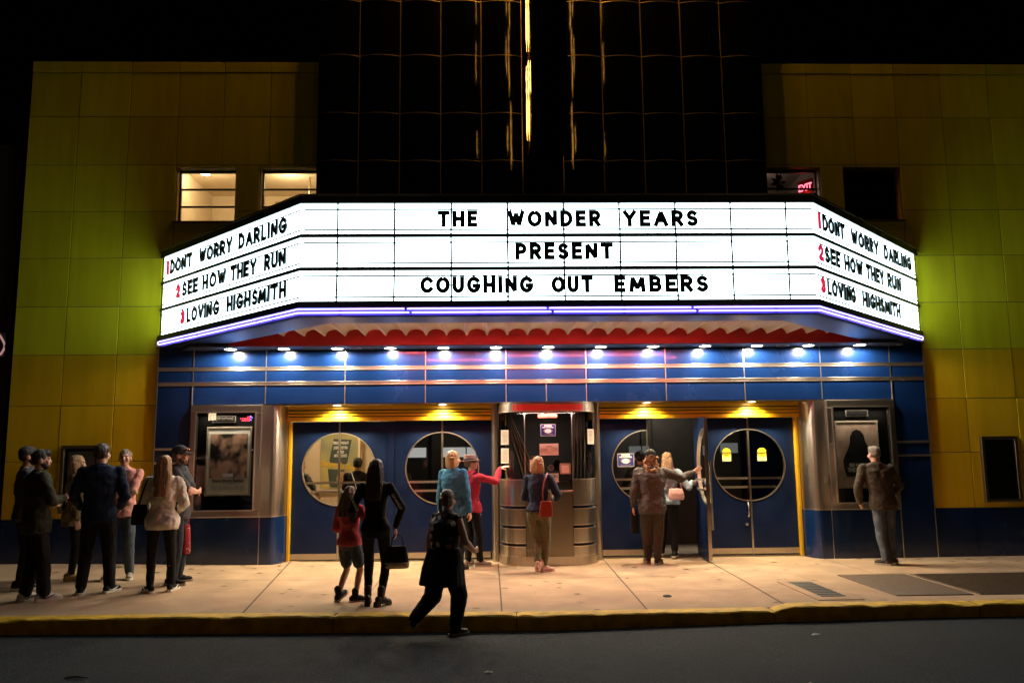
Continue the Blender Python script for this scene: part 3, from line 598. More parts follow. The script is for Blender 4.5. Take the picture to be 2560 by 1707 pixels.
for i, words in ((1, [("THE", -1.528, -1.027, R1), ("WONDER", -.65, .519, R1), ("YEARS", .8, 1.751, R1), ("PRESENT", -.561, .668, R2_), ("COUGHING", -1.742, -.338, R3), ("OUT", -.116, .406, R3), ("EMBERS", .667, 1.848, R3)]),
                 (0, [("1", .16, .2, R1), ("DONT", .287, 1.039, R1), ("WORRY", 1.262, 2.263, R1), ("DARLING", 2.44, 3.693, R1), ("2", .528, .675, R2_), ("SEE", .743, 1.266, R2_), ("HOW", 1.404, 2.117, R2_), ("THEY", 2.244, 2.95, R2_), ("RUN", 3.148, 3.687, R2_), ("3", .729, .872, R3), ("LOVING", .936, 1.952, R3), ("HIGHSMITH", 2.162, 3.711, R3)]),
                 (2, [("1", .14, .18, R1), ("DONT", .276, 1.011, R1), ("WORRY", 1.244, 2.29, R1), ("DARLING", 2.52, 3.74, R1), ("2", .085, .25, R2_), ("SEE", .29, .79, R2_), ("HOW", .938, 1.58, R2_), ("THEY", 1.723, 2.437, R2_), ("RUN", 2.587, 3.166, R2_), ("3", .10, .25, R3), ("LOVING", .31, 1.27, R3), ("HIGHSMITH", 1.52, 3.06, R3)])):
    fn, L = face(i)
    for wd, a, b, (z0, z1) in words:
        if i == 1: a += 3.215; b += 3.215
        red = wd in "123"; mb = word_mb(wd, a, b, z0, z1, (.056 if i == 1 else .053) if not red else (.085 if wd == '1' else .060), lambda x, z, d: fn(x, z, d+.012), gap=.66 if i == 1 else .56)
        mpart(mb, "numeral" if red else "word_lettering", letter_r if red else letter_m)
# neon trough and tubes
mpart(wallband(3.352, 3.450, .012, .03), "neon_trough", skirt_m)
mpart(wallband(3.338, 3.352, .04, .03), "trough_lip", pmat("blue lip", (.02, .03, .25), .4))
for z, sh in ((3.432, 0), (3.386, .3)):
    for i in range(3):
        fn, L = face(i); cuts = [.0, 1.25+sh*.3, 2.9+sh*.4, L] if i != 1 else [0, 1.30+sh*.2, 3.05+sh*.2, 4.85+sh*.2, L]; cuts = [(-.05 if i else .03)]+cuts[1:-1]+[L+.05 if i < 2 else L-.03]
        for a, b in zip(cuts, cuts[1:]):
            mb = MB(); mb.tube([fn(a+.02, z, .028), fn(a+.04, z, .04), fn(b-.04, z, .04), fn(b-.02, z, .028)], .0085); mpart(mb, "neon_tube", neon_b)
for i in range(3):
    fn, L = face(i)
    for a in ([.9, 2.2, 3.4] if i != 1 else [.5, 1.3, 2.2, 3.1, 4.0, 4.9, 5.9]):
        for z in (3.432, 3.386): mb = MB(); p = fn(a, z, .024); mb.box(p[0]-.008, p[0]+.008, p[1]-.008, p[1]+.008, z-.016, z+.016); mpart(mb, "neon_clip", frame_dark)
for s in (-1, 1):
    fn, L = face(0 if s < 0 else 2); e = .03 if s < 0 else L-.03; mb = MB(); mb.tube([fn(e, 3.432, .04), fn(e-.03 if s < 0 else e+.03, 3.409, .04), fn(e, 3.386, .04)], .0085); mpart(mb, "neon_return", neon_b)
# soffit: metal rim, recessed white vaults, red board
INN = [(-4.80, -.5), (-2.96, -2.37), (2.96, -2.37), (4.80, -.5)]
o_ = offs(-.0); rim = MB(); rim.prism([o_[0], o_[1], o_[2], o_[3], (5.55, -.0), (5.3, -.5), INN[3], INN[2], INN[1], INN[0], (-5.3, -.5), (-5.55, 0)], 3.338, 3.39); mpart(rim, "soffit_rim", soffit_m)
bs = MB()
for x in [-2.55+.85*k for k in range(7)]: bs.disc((x, -2.62), .014, 3.3365, 8)
bs_o = mpart(bs, "soffit_bolts", blackm)
stp = MB(); stp.prism([(-5.7, .0), (-5.42, -.46), (5.42, -.46), (5.7, .0)], 3.29, 3.336); mpart(stp, "wall_soffit", pmat("dark soffit strip", (.03, .035, .045), .4))
rb = MB(); rb.box(-4.82, 4.82, -.5, -.465, 3.30, 3.75); mpart(rb, "red_board", red_m)
vt = MB(); pitch = .307; nv = 16
for k in range(-nv, nv):
    for j in range(20):
        def zz(a): q = abs(2*a-1); return 3.435+.014+.088*math.sqrt(1-(q/.87)**2) if q < .87 else 3.449-.014*(q-.87)/.13
        xa, xb2 = (k+j/20)*pitch, (k+(j+1)/20)*pitch
        y0a = max(-2.42, -.5-(4.95-abs(xa))); y0b = max(-2.42, -.5-(4.95-abs(xb2)))
        if abs(xa) > 4.85 or abs(xb2) > 4.85: continue
        vt.add([(xa, y0a, zz(j/20)), (xb2, y0b, zz((j+1)/20)), (xb2, -.502, zz((j+1)/20)), (xa, -.502, zz(j/20))], [(0, 1, 2, 3)])
mpart(vt, "vaulted_ceiling", vault_m, smooth=False)
rn_ = MB(); rn_.tube([(-2.72, -2.33, 3.45), (2.6, -2.33, 3.45)], .012); mpart(rn_, "red_neon_tube", neon_r)
# ---- downlights, each one a lamp of its own
def downlight(x, y, z, power, color, lens, label, cat, grp, r=.082, lit=True, spot=178):
    t = thing("downlight", label, cat, (x, y, z), 0, grp)
    mb = MB(); mb.ring((0, 0), r, r+.022, -.012, .0, 20); mb.build("trim_ring", chrome, t)
    mb = MB(); mb.disc((0, 0), r, -.006, 20); mb.build("lens", lens if lit else blackm, t)
    if lit:
        l = lamp("bulb", 'SPOT', (0, 0, -.03), power, color, t, spot_size=math.radians(spot), spot_blend=.25 if spot > 160 else .7, shadow_soft_size=.04)
    return t
for i in range(13):
    x = .03+.815*(i-6); side = "left" if i < 6 else "right"
    lab = ["round downlight at the far left end of the soffit row"]+["round downlight in the soffit row, %s to the left of the booth" % n for n in ("fifth", "fourth", "third", "second", "first")]+["round downlight in the soffit row straight above the booth"]+["round downlight in the soffit row, %s to the right of the booth" % n for n in ("first", "second", "third", "fourth", "fifth")]+["round downlight at the far right end of the soffit row"]
    downlight(x, -.25, 3.289, P_SOFFIT, (1, .86, .68), lamp_w, lab[i], "downlight", "downlights in the marquee soffit")
downlight(-2.95, -.25, 3.289, 0, (1, 1, 1), lamp_w, "unlit dark downlight between lit ones on the left of the soffit", "downlight", "downlights in the marquee soffit", lit=False)
downlight(3.7, -.25, 3.289, 0, (1, 1, 1), lamp_w, "unlit dark downlight between lit ones on the right of the soffit", "downlight", "downlights in the marquee soffit", lit=False)
downlight(5.55, -.25, 3.289, 0, (1, 1, 1), lamp_w, "dead downlight at the outer right corner of the soffit", "downlight", "downlights in the marquee soffit", r=.03, lit=False)
for x, lab in ((-3.28, "doorway lamp above the leftmost pair of doors"), (-1.63, "doorway lamp above the doors just left of the booth"), (1.60, "doorway lamp above the half open doors right of the booth"), (3.28, "doorway lamp above the rightmost pair of doors")):
    downlight(x, .10, 2.437, P_DOOR, (1, .79, .45), lamp_y, lab, "lamp", "doorway lamps", r=.06, spot=146)
# ================================================================== blade sign above
bl = thing("blade_sign", "unlit black blade sign edge of the tower with amber neon on its sides", "sign", (0, -.2, 6.15))
mb = MB(); pr = [(-.27, 0), (-.27, -1.5)]+[(-.27*math.cos(q), -1.5-.12*math.sin(q)) for q in [PI*i/8 for i in range(1, 8)]]+[(.27, -1.5), (.27, 0)]; mb.prism(pr, 0, 6.6); mb.build("sign_body", black_gloss, bl)
for s in (-1, 1):
    segs = [(0.25, 1.45, -.62), (.75, 1.25, -1.2), (1.6, 2.9, -.80), (2.2, 3.0, -1.3), (2.75, 3.5, -.66), (3.3, 4.0, -1.2), (3.55, 4.1, -.76)]
    for a, b, y in segs:
        n = 6; mb = MB(); mb.tube([(s*.285, y+.02*math.sin(i*1.7), a+(b-a)*i/n) for i in range(n+1)], [.002]+[.0075]*(n-1)+[.002], 6); mb.build("neon_tube", neon_a, bl)
    for y in (-.35, -.75, -1.15):
        mb = MB(); mb.tube([(s*.31, y, 4.15), (s*.31, y, 6.4)], .03, 8); mb.build("neon_tube", emat("amber letter neon", (1, .45, .07), 90) if "amber letter neon" not in MATS else MATS["amber letter neon"], bl)
# ================================================================== poster cases
def case(s, label):
    xc = s*4.943; t = thing("poster_case", label, "poster case", (xc, 0, 1.59))
    w, h = .545, .85; f = MB(); fw_ = .095
    f.box(-w, w, -.085, .02, h-.115, h); f.box(-w, w, -.085, .02, -h, -h+.105); f.box(-w, -w+fw_, -.085, .02, -h+.105, h-.115); f.box(w-fw_, w, -.085, .02, -h+.105, h-.115); f.build("frame", steel, t, bevel=.012)
    f = MB(); f.box(-w+.09, w-.09, -.098, -.085, h-.12, h-.10); f.box(-w+.08, -w+.10, -.097, -.085, -h+.1, h-.11); f.box(w-.10, w-.08, -.097, -.085, -h+.1, h-.11); f.box(-w+.09, w-.09, -.098, -.085, -h+.09, -h+.11); f.build("bead", chrome, t)
    f = MB(); f.box(-.45, .45, -.060, -.057, -.745, .735); f.build("glass_door", glass, t)
    f = MB(); f.box(-.19+(-.05 if s < 0 else -.01), .17+(-.05 if s < 0 else -.01), .02, .03, .585, .695); p = f.build("title_plate", MATS.get("dark plate edge") or pmat("dark plate edge", (.10, .085, .065), .6), t); f = MB(); f.box(-.225 if s < 0 else -.185, .105 if s < 0 else .145, .012, .02, .602, .678); f.build("plate_face", plate_black, p)
    if s < 0: text("NOW SHOWING", .06, steel_d, p, (-.06, .010, .64), width=.29, bold=.001)
    f = MB(); f.tube([((.42 if s < 0 else -.5), -.10, .16), ((.42 if s < 0 else -.5), -.085, .16)], .012); f.build("lock", chrome, t)
    f = MB(); f.box(-.40, .40, -.05, -.02, .70, .725); lo = f.build("case_lamp", blackm, t)
    lamp("bulb", 'AREA', (0, -.035, .69), 6 if s < 0 else 5, (1, .80, .62), lo, shape='RECTANGLE', size=.8, size_y=.03)  # added lamp in a dark housing, there to brighten the poster
    b = MB(); b.box(-.46, .46, .05, .085, -.76, .75); b.build("backing", plate_black, t); return t
case(-1, "steel framed poster case left of the doors with the pale romance poster"); case(1, "steel framed poster case right of the doors with the dark figure poster")
def poster(x, z, label, kind):
    t = thing("film_poster", label, "poster", (x, .035, z)); w, h = .345, .525
    f = MB(); f.box(-w, w, -.02, .0, h-.028, h); f.box(-w, w, -.02, .0, -h, -h+.028); f.box(-w, -w+.028, -.02, .0, -h+.028, h-.028); f.box(w-.028, w, -.02, .0, -h+.028, h-.028); f.build("frame", pmat("pale wood frame", (.42, .36, .26), .5), t, bevel=.004)
    f = MB(); f.box(-w+.02, w-.02, -.008, .0, -h+.02, h-.02); f.build("print", paper_w if kind == 0 else pmat("mottled sky print", (.40, .24, .16), .7, vscale=4, col2=(.72, .56, .42)), t)
    if kind == 0:
        f = MB(); f.box(-.285, .285, -.011, -.008, -.255, .415); f.build("picture", pmat("dark brown picture", (.012, .009, .008), .5, vscale=4.2, band=.07, col2=(.62, .37, .24), detail=2, stretch=(1, 1, .8)), t)
        for cx, cz, rx, rz2, a in ():
            f = MB(); f.add([(cx+rx*math.cos(q)*math.cos(a)-rz2*math.sin(q)*math.sin(a), -.0118-.0003*(cx > 0), cz+rx*math.cos(q)*math.sin(a)+rz2*math.sin(q)*math.cos(a)) for q in [2*PI*k/20 for k in range(20)]], [tuple(range(20))]); f.build("colour_patch", pmat("warm patch", (.16, .085, .05), .6, vscale=7, col2=(.42, .25, .17), detail=2), t)
        f = MB(); f.box(-.08, .08, -.0135, -.0125, -.245, -.19); f.build("title_tab", paper_w, t); text("Don't Worry Darling", .06, ink, t, (0, -.0095, -.30), width=.47, bold=.0012)
        for z in (-.345, -.385, -.405, -.425): text("IIIIIIII IIIII IIIIIIII IIII IIIIIII IIIII" if z < -.35 else "IIII IIIII", .016, ink, t, (0, -.0095, z), width=.5 if z < -.35 else .14)
    else:
        f = MB(); pts = [(-.20, -.34), (-.23, -.22), (-.24, -.1), (-.2, .0), (-.15, .08), (-.12, .18), (-.11, .28), (-.06, .36), (.0, .39), (.06, .37), (.11, .30), (.13, .2), (.18, .1), (.24, -.02), (.27, -.14), (.27, -.25), (.15, -.28), (.0, -.31), (-.1, -.35)]
        f.add([(p[0], -.0115, p[1]) for p in pts], [tuple(range(len(pts)))]); f.build("dark_shape", pmat("poster black", (.008, .008, .008), .5), t)
        for cx, cz, a in ():
            f = MB(); f.add([(cx+a*math.cos(q), -.0125, cz+1.4*a*math.sin(q)) for q in [2*PI*k/12 for k in range(12)]], [tuple(range(12))]); f.build("colour_patch", MATS["poster warm"], t)
        text("SEE HOW", .075, paper_w, t, (-.02, -.0135, -.17), width=.26, bold=.003); text("THEY RUN", .085, paper_w, t, (-.02, -.0135, -.245), width=.31, bold=.003)
poster(-4.915, 1.585, "pale bordered poster titled Don't Worry Darling in the left case", 0); poster(4.90, 1.585, "poster with black silhouette titled See How They Run in the right case", 1)
def board(s, label, lit):
    t = thing("notice_board", label, "notice board", (s*7.13, 0, 1.335)); w, h = .29, .51
    f = MB(); f.box(-w, w, -.07, 0, h-.05, h); f.box(-w, w, -.07, 0, -h, -h+.05); f.box(-w, -w+.05, -.07, 0, -h+.05, h-.05); f.box(w-.05, w, -.07, 0, -h+.05, h-.05); f.build("frame", steel_d, t, bevel=.006)
    f = MB(); f.box(-w+.04, w-.04, -.012, -.003, -h+.04, h-.04); f.build("backing", pmat("grey felt", (.05, .06, .065), .8), t)
    if lit:
        f = MB(); f.box(-.2, .2, -.017, -.012, -.42, .42); p = f.build("menu_sheet", pmat("grey sheet", (.62, .62, .56), .8), t)
        for k in range(12): text("IIIIII IIII" if k % 3 else "IIIIIIIIII IIIIII", .02, ink, p, (0, -.0185, .36-k*.06), width=.2 if k % 3 else .28)
    f = MB(); f.box(-w+.05, w-.05, -.045, -.042, -h+.05, h-.05); f.build("glass_door", glass, t)
board(-1, "bronze framed notice board with a grey sheet on the left yellow wing", True); board(1, "empty bronze framed notice board on the right yellow wing", False)
# ================================================================== ticket booth
tb = thing("ticket_booth", "curved stainless steel ticket booth with glass windows and blue slots between the doors", "ticket booth", (0, .0, 0))
def drum(k=0.0, y1=.42):
    """booth plan: flat front, rounded sides; k grows or shrinks it"""
    R = [(.36, -.33-k)]+[(.36+(.38+k)*math.sin(q), .07-(.40+k)*math.cos(q)) for q in [PI/2*i/10 for i in range(1, 11)]]+[(.74+k, y1)]
    return [(-p[0], p[1]) for p in R[::-1]]+R
def ringwall(k, z0, z1, th=.03, x0=None, x1=None):
    p = drum(k)
    if x0 is not None: p = [q for q in p if x0 <= q[0] <= x1]
    mb = MB(); mb.strip(p, z0, z1, th); return mb
ringwall(.02, -.05, .13).build("plinth", steel, tb)
ringwall(-.03, .1, 1.1).build("slot_core", blue_door, tb)
for s in (-1, 1):
    for z0, z1 in ((.13, .275), (.325, .535), (.585, .825), (.875, 1.262)):
        a, b = (.355, .9) if s > 0 else (-.9, -.355); ringwall(0, z0, z1, .03, a, b).build("steel_band", steel, tb)
        e = MB(); e.strip([(p[0], p[1]-.003) for p in drum(.002) if a <= p[0] <= b], z0-.006, z0+.008, .02); e.strip([(p[0], p[1]-.003) for p in drum(.002) if a <= p[0] <= b], z1-.008, z1+.004, .02); e.build("band_edge", chrome, tb)
mb = MB(); mb.box(-.353, .353, -.335, -.30, .13, 1.075); mb.build("front_panel", steel_d, tb, bevel=.003)
mb = MB(); mb.box(-.355, .355, -.40, -.02, 1.078, 1.10); mb.build("counter", steel, tb, bevel=.006)
sp_ = MB(); sp_.prism([(.02, -.30), (.34, -.30), (.34, -.06), (.02, -.06)], 1.101, 1.105); hd = [(.03, 0), (.03, .10), (.05, .125), (.30, .125), (.335, .09), (.335, 0)]
sp_.add([(p[0], -.30, 1.105+p[1]) for p in hd]+[(p[0], -.12, 1.105+p[1]) for p in hd], [tuple(range(6))]+[(i, i+1, 7+i, 6+i) for i in range(5)]); sp_.build("cash_tray", steel_d, tb)
ringwall(-.015, 1.10, 2.29, .006).build("glass_front", glass, tb, smooth=False)
for x in (-.36, .36):
    mb = MB(); mb.box(x-.006, x+.006, -.322, -.312, 1.1, 2.29); mb.build("glass_joint", chrome, tb)
ringwall(.01, 2.29, 2.40, .04).build("valance", steel, tb)
vr = ringwall(.014, 2.30, 2.39, .012, -.56, .56); vr.build("red_valance_band", pmat("red valance", (.50, .05, .04), .3, coat=.5), tb)  # reflection of the red soffit board, painted onto the steel valance
e = ringwall(.018, 2.283, 2.298, .04); e.build("valance_edge", chrome, tb)
mb = MB(); mb.prism(drum(0), 2.40, 2.436); mb.build("roof", steel_d, tb)
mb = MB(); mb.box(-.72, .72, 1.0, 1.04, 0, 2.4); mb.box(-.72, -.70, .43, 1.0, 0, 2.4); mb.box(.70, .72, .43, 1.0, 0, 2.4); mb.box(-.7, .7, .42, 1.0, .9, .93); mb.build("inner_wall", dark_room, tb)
mb = MB(); mb.tube([(.55, .7, .93), (.55, .7, 1.15)], .05); mb.box(.38, .58, .3, .5, 1.0, 1.22); mb.build("ticket_machine", blackm, tb)
drape = pmat("brown drape", (.12, .08, .06), .8, var=.3, vscale=30, stretch=(6, 6, .3))
for s, xa, xb_, lean in ((-1, -.66, -.38, .38), (1, .42, .64, -.04)):
    mb = MB(); mb.grid(24, 10, lambda a, b: ((xa+(xb_-xa)*a*(.35+.65*(1-b)))+lean*(1-b)*.8 if s < 0 else xa+(xb_-xa)*a+lean*(1-b), .16+.02*math.sin(a*26), 1.15+1.13*b)); mb.build("drape", drape, tb)
mb = MB(); mb.disc((0, 0), .012, 0, 10); lt = mb.build("indicator_light", emat("red indicator", (1, .03, .03), 6), tb); lt.location = (.5, .25, 1.42); lt.rotation_euler = (PI/2, 0, 0)
lamp("bulb", 'POINT', (0, .15, 2.2), 2.5, (1, .6, .45), tb, shadow_soft_size=.1)
vl_ = MB(); vl_.box(-.5, .5, -.395, -.365, 2.268, 2.283); vo_ = vl_.build("valance_lamp", steel_d, tb); lamp("bulb", 'AREA', (0, -.385, 2.262), 17, (1, .74, .64), vo_, shape='RECTANGLE', size=1.0, size_y=.03)  # added strip light that brightens the booth papers and steel
# half round steel columns either side of the booth
for s in (-1, 1):
    mb = MB(); pts = [(s*.80+.062*math.cos(q), .25+.10*math.sin(q)) for q in [2*PI*k/24 for k in range(24)]]; mb.prism(pts, -.02, 2.436)
    tag(mb.build("steel_column", steel, None, smooth=False), "rounded stainless column at the %s edge of the ticket booth" % ("left" if s < 0 else "right"), "column", "booth columns")
# ---- papers and stickers, each a thing
def sheet(name, label, cat, x, z, w, h, y, mat, rz=0, group=None):
    t = thing(name, label, cat, (x, y, z), rz, group); mb = MB(); mb.box(-w/2, w/2, -.0015, .0015, -h/2, h/2); mb.build("sheet", mat, t); return t
def lines(t, rows, w, h, size=.014):
    for i, (b, wd, z) in enumerate(rows): text(b, size, ink, t, (0, -.0025, z), width=wd)
FY = -.352
t = sheet("address_plate", "red plate reading 20 E. State St. at the top of the booth glass", "plate", -.01, 2.215, .285, .05, FY, red_sign); text("20 E. State St.", .04, ink, t, (0, -.003, 0), width=.255, bold=.0015)
def mask_sign(x, z, y, w, label, f=1.0, frame=True):
    h = w*.78; t = sheet("mask_sign", label, "sign", x, z, w, h, y, navy_sign, group="masks are optional signs")
    text("MASKS", w*.17, white_sign, t, (0, -.003, h*.38), width=w*.5, bold=w*.008); text("ARE OPTIONAL", w*.12, white_sign, t, (0, -.003, h*.23), width=w*.78, bold=w*.006); text("FOR VACCINATED PATRONS", w*.04, white_sign, t, (0, -.003, -h*.36), width=w*.6)
    mb = MB(); a, b = w*.22, h*.19; mb.add([(p[0]*a, -.0026, -h*.07+p[1]*b) for p in [(-1, .6), (-.5, .8), (0, 1), (.5, .8), (1, .6), (1, -.5), (.6, -.85), (0, -1), (-.6, -.85), (-1, -.5)]], [tuple(range(10))]); mb.build("mask_symbol", white_sign, t)
    for s in (-1, 1): mb = MB(); mb.tube([(s*a, -.004, -h*.07+b*.6), (s*a*1.3, -.004, -h*.07+b*.5), (s*a*1.35, -.004, -h*.07), (s*a*1.02, -.004, -h*.07-b*.5)], w*.010, 5); mb.build("ear_loop", white_sign, t)
    if frame:
        mb = MB(); e = w*.018
        for q in ((-w/2, w/2, h/2-e, h/2), (-w/2, w/2, -h/2, -h/2+e), (-w/2, -w/2+e, -h/2+e, h/2-e), (w/2-e, w/2, -h/2+e, h/2-e)): mb.box(q[0], q[1], -.0028, -.0016, q[2], q[3])
        mb.build("border", white_sign, t)
mask_sign(-.005, 2.0, FY, .225, "navy masks are optional sign on the ticket booth glass")
t = sheet("showtimes_sheet", "pink lit showtimes sheet headed Saturday in the middle of the booth glass", "sheet", .005, 1.71, .285, .175, FY, paper_p); lines(t, [("SATURDAY", .10, .048)], 0, 0, .02)
for k in range(3):
    o = text("Don't Worry Darling ....." if k == 0 else "See How They Run ...." if k == 1 else "Loving Highsmith ...", .012, ink, t, (-.07, -.0025, .016-k*.018), width=.11); text("4:30   7:00   9:30", .012, ink, t, (.08, -.0025, .016-k*.018), width=.09)
text("Box Office opens at 4:00", .011, ink, t, (0, -.0025, -.05), width=.13)
t = sheet("notice_sheet", "pink lit sheet partly hidden behind the bob haired woman at the booth", "sheet", -.21, 1.47, .16, .18, FY, paper_p); lines(t, [("TICKETS", .06, .05), ("Adults  Seniors", .1, .03), ("Thank you", .07, -.05)], 0, 0, .014)
t = sheet("open_sign", "cream sign reading OPEN above the booth cash tray", "sign", .055, 1.285, .175, .135, FY, paper_w); text("OPEN", .055, ink, t, (.01, -.003, .02), width=.12); lines(t, [("Please speak clearly", .10, -.025), ("Thank you", .07, -.045)], 0, 0, .012)
t = sheet("square_notice", "plain square notice sheet right of the speak hole on the booth glass", "sheet", .245, 1.42, .165, .16, FY, pmat("dusky paper", (.45, .30, .26), .8)); mb = MB(); mb.box(-.057, .057, -.004, -.002, -.065, .05); mb.build("pale_square", paper_p, t)
t = thing("speak_hole", "round chrome speak through ring in the booth glass", "speak hole", (.03, FY, 1.435)); mb = MB(); mb.ring((0, 0), .032, .046, -.01, .01); mb.ring((0, 0), .0, .030, -.003, .003); o = mb.build("ring", chrome, t); o.rotation_euler = (PI/2, 0, 0); mb = MB()
for k in range(4): mb.box(-.028, .028, -.012, -.004, -.022+k*.014, -.016+k*.014)
mb.build("grille_bars", ink, t)
t = thing("round_mirror", "oval tinted mirror disc behind the booth glass, right of the speak hole", "mirror", (.13, FY+.06, 1.47)); mb = MB(); mb.add([(.058*math.cos(q), 0, .083*math.sin(q)) for q in [2*PI*k/20 for k in range(20)]]+[(.058*math.cos(q), .006, .083*math.sin(q)) for q in [2*PI*k/20 for k in range(20)]], [tuple(range(20)), tuple(range(39, 19, -1))]+[(k, (k+1) % 20, 20+(k+1) % 20, 20+k) for k in range(20)]); mb.build("disc", pmat("smoky mirror", (.25, .2, .15), .25, .8), t)
for x, y, z, h, rz, lab, m in ((-.66, -.165, 1.90, .225, -.85, "upper paper notice on the left curve of the booth glass", paper_d), (-.66, -.165, 1.62, .23, -.85, "lower paper notice on the left curve of the booth glass, by the outstretched hand", paper_d), (.665, -.165, 1.90, .23, .85, "paper notice on the right curve of the booth glass", paper_d)):
    t = sheet("notice_sheet", lab, "sheet", x, z, .17, h, y, m, rz)
    for k in range(9): text("IIII IIIIIIII IIIIII" if k % 2 else "IIIIIIII IIIII", .009, joint_m, t, (0, -.0025, h*.36-k*.02), width=.11 if k % 2 else .09)
mask_sign(1.29, 1.53, .398, .265, "navy masks are optional sign on the round window right of the booth")
for x, lab in ((2.925, "yellow caution sticker on the left half of the far right round window"), (3.50, "yellow caution sticker on the right half of the far right round window")):
    t = thing("caution_sticker", lab, "sticker", (x, .397, 1.63), 0, "caution stickers"); r = .076
    mb = MB(); mb.add([(r*math.cos(q), 0, r*math.sin(q)) for q in [2*PI*k/24 for k in range(24)]], [tuple(range(24))]); mb.build("disc", caution_y, t)
    mb = MB(); mb.box(-.074, .074, .001, .002, -.135, -.03); mb.build("lower_tab", pmat("pale green tab", (.62, .72, .42), .6), t)
    mb = MB(); mb.box(-.074, .074, -.002, -.001, -.016, .020); mb.build("black_bar", ink, t); text("CAUTION", .03, caution_y, t, (0, -.004, .002), width=.13, bold=.001); text("AUTOMATIC", .018, ink, t, (0, -.003, .040), width=.09); text("DOOR", .02, ink, t, (0, -.003, -.035), width=.06)
# ---- upper right window: exit sign and plant
t = thing("exit_sign", "small red lit EXIT sign inside the upper right window", "exit sign", (4.62, .75, 6.16), -.9); mb = MB(); mb.box(-.14, .14, -.02, .02, -.14, .14); mb.build("case", pmat("exit case", (.2, .01, .015), .5), t)
text("EXIT", .17, emat("exit letters", (1, .12, .18), 5), t, (0, -.023, 0), width=.25, bold=.004); lamp("bulb", 'POINT', (0, -.12, -.1), 1.0, (1, .05, .05), t, shadow_soft_size=.05)
for x, z, s, lab in ((4.05, 6.15, .16, "dangling leafy house plant at the top of the upper right window"), (3.72, 5.62, .09, "small star leaved plant low in the upper right window")):
    t = thing("house_plant", lab, "plant", (x, .45, z)); mb = MB(); q = random.Random(int(x*100))
    for k in range(9):
        a = q.uniform(0, 2*PI); d = Vector((math.cos(a), q.uniform(-.5, .5), math.sin(a))); e = Vector((-d.z, 0, d.x))*.16*s*1.4
        mb.add([(0, 0, 0), tuple(d*s*.5+e), tuple(d*s), tuple(d*s*.5-e)], [(0, 1, 2, 3)])
    mb.build("leaves", leaf_m, t); mb = MB(); mb.tube([(0, 0, 0), (.03, .01, -s), (.0, 0, -2*s)], .006, 5); mb.build("stem", leaf_m, t)
# ================================================================== neighbours, street behind the camera
nb = thing("neighbour_building", "dark brick building beyond the left edge of the cinema with a pink edged sign", "building", (-10.5, 2, 0))
mb = MB(); mb.box(-14, -8.42, .15, 5, -.1, 6.7); o = mb.build("wall", brick); o.parent = nb; o.location = (10.5, -2, 0)
mb = MB(); mb.box(-9.6, -8.55, .10, .149, .0, 2.3); o = mb.build("shopfront", steel_d); o.parent = nb; o.location = (10.5, -2, 0)
mb = MB(); mb.box(-9.5, -8.66, .08, .099, .45, 2.1); p = mb.build("window", pmat("shop window", (.015, .02, .02), .06), o)
t = thing("shop_sign", "dark shop sign with glowing pink rounded edge at the far left", "sign", (-8.85, .04, 3.42))
mb = MB(); mb.box(-.5, .40, .02, .08, -.19, .19); mb.build("face", pmat("sign face", (.06, .045, .045), .6), t); pe = emat("pink edge", (1, .55, .5), .4)
mb = MB(); mb.tube([(.28, 0, .19), (.34, 0, .12), (.40, 0, .02), (.40, 0, -.08), (.36, 0, -.15), (.28, 0, -.19)], .016); mb.build("edge_tube", pe, t)
def street_lamp(x, y, label, power):
    t = thing("street_lamp", label, "street lamp", (x, y, -.15)); mb = MB(); mb.tube([(0, 0, 0), (0, 0, 5.2)], [.09, .06]); mb.tube([(0, 0, 0), (0, 0, .5)], [.16, .10]); mb.build("pole", blackm, t)
    mb = MB(); mb.tube([(0, 0, 5.2), (0, 0, 5.3), (0, 0, 5.6), (0, 0, 5.8)], [.1, .2, .22, .08], 12); mb.build("lantern", emat("street lantern", (1, .66, .32), 9) if "street lantern" not in MATS else MATS["street lantern"], t)
    lamp("bulb", 'POINT', (0, 0, 6.0), power, (1, .62, .28), t, shadow_soft_size=.25)
street_lamp(-6.5, -17.5, "street lamp across the road, behind the camera on the left", 22); street_lamp(7.5, -17.5, "street lamp across the road, behind the camera on the right", 44)
t = thing("bar_sign", "red and blue neon bar sign across the road, mirrored in the left poster case", "neon sign", (-10.2, -19, 3.04), PI)
text("Bar", .26, emat("bar red", (1, .03, .06), 60), t, (0, 0, 0), width=.36, ext=.02); mb = MB(); mb.tube([(-.2, 0, -.06), (-.25, 0, .06), (-.17, 0, .13)], .018); mb.build("hook_tube", emat("bar blue", (.1, .15, 1), 60), t)
t = thing("wall_lantern", "cream wall lantern across the road, mirrored in the left poster case", "lamp", (-11.48, -19, 3.17)); mb = MB(); mb.prism([(-.14, -.06), (.14, -.06), (.11, .06), (-.11, .06)], -.17, .17); mb.build("shade", emat("lantern glass", (1, .72, .42), 16), t)
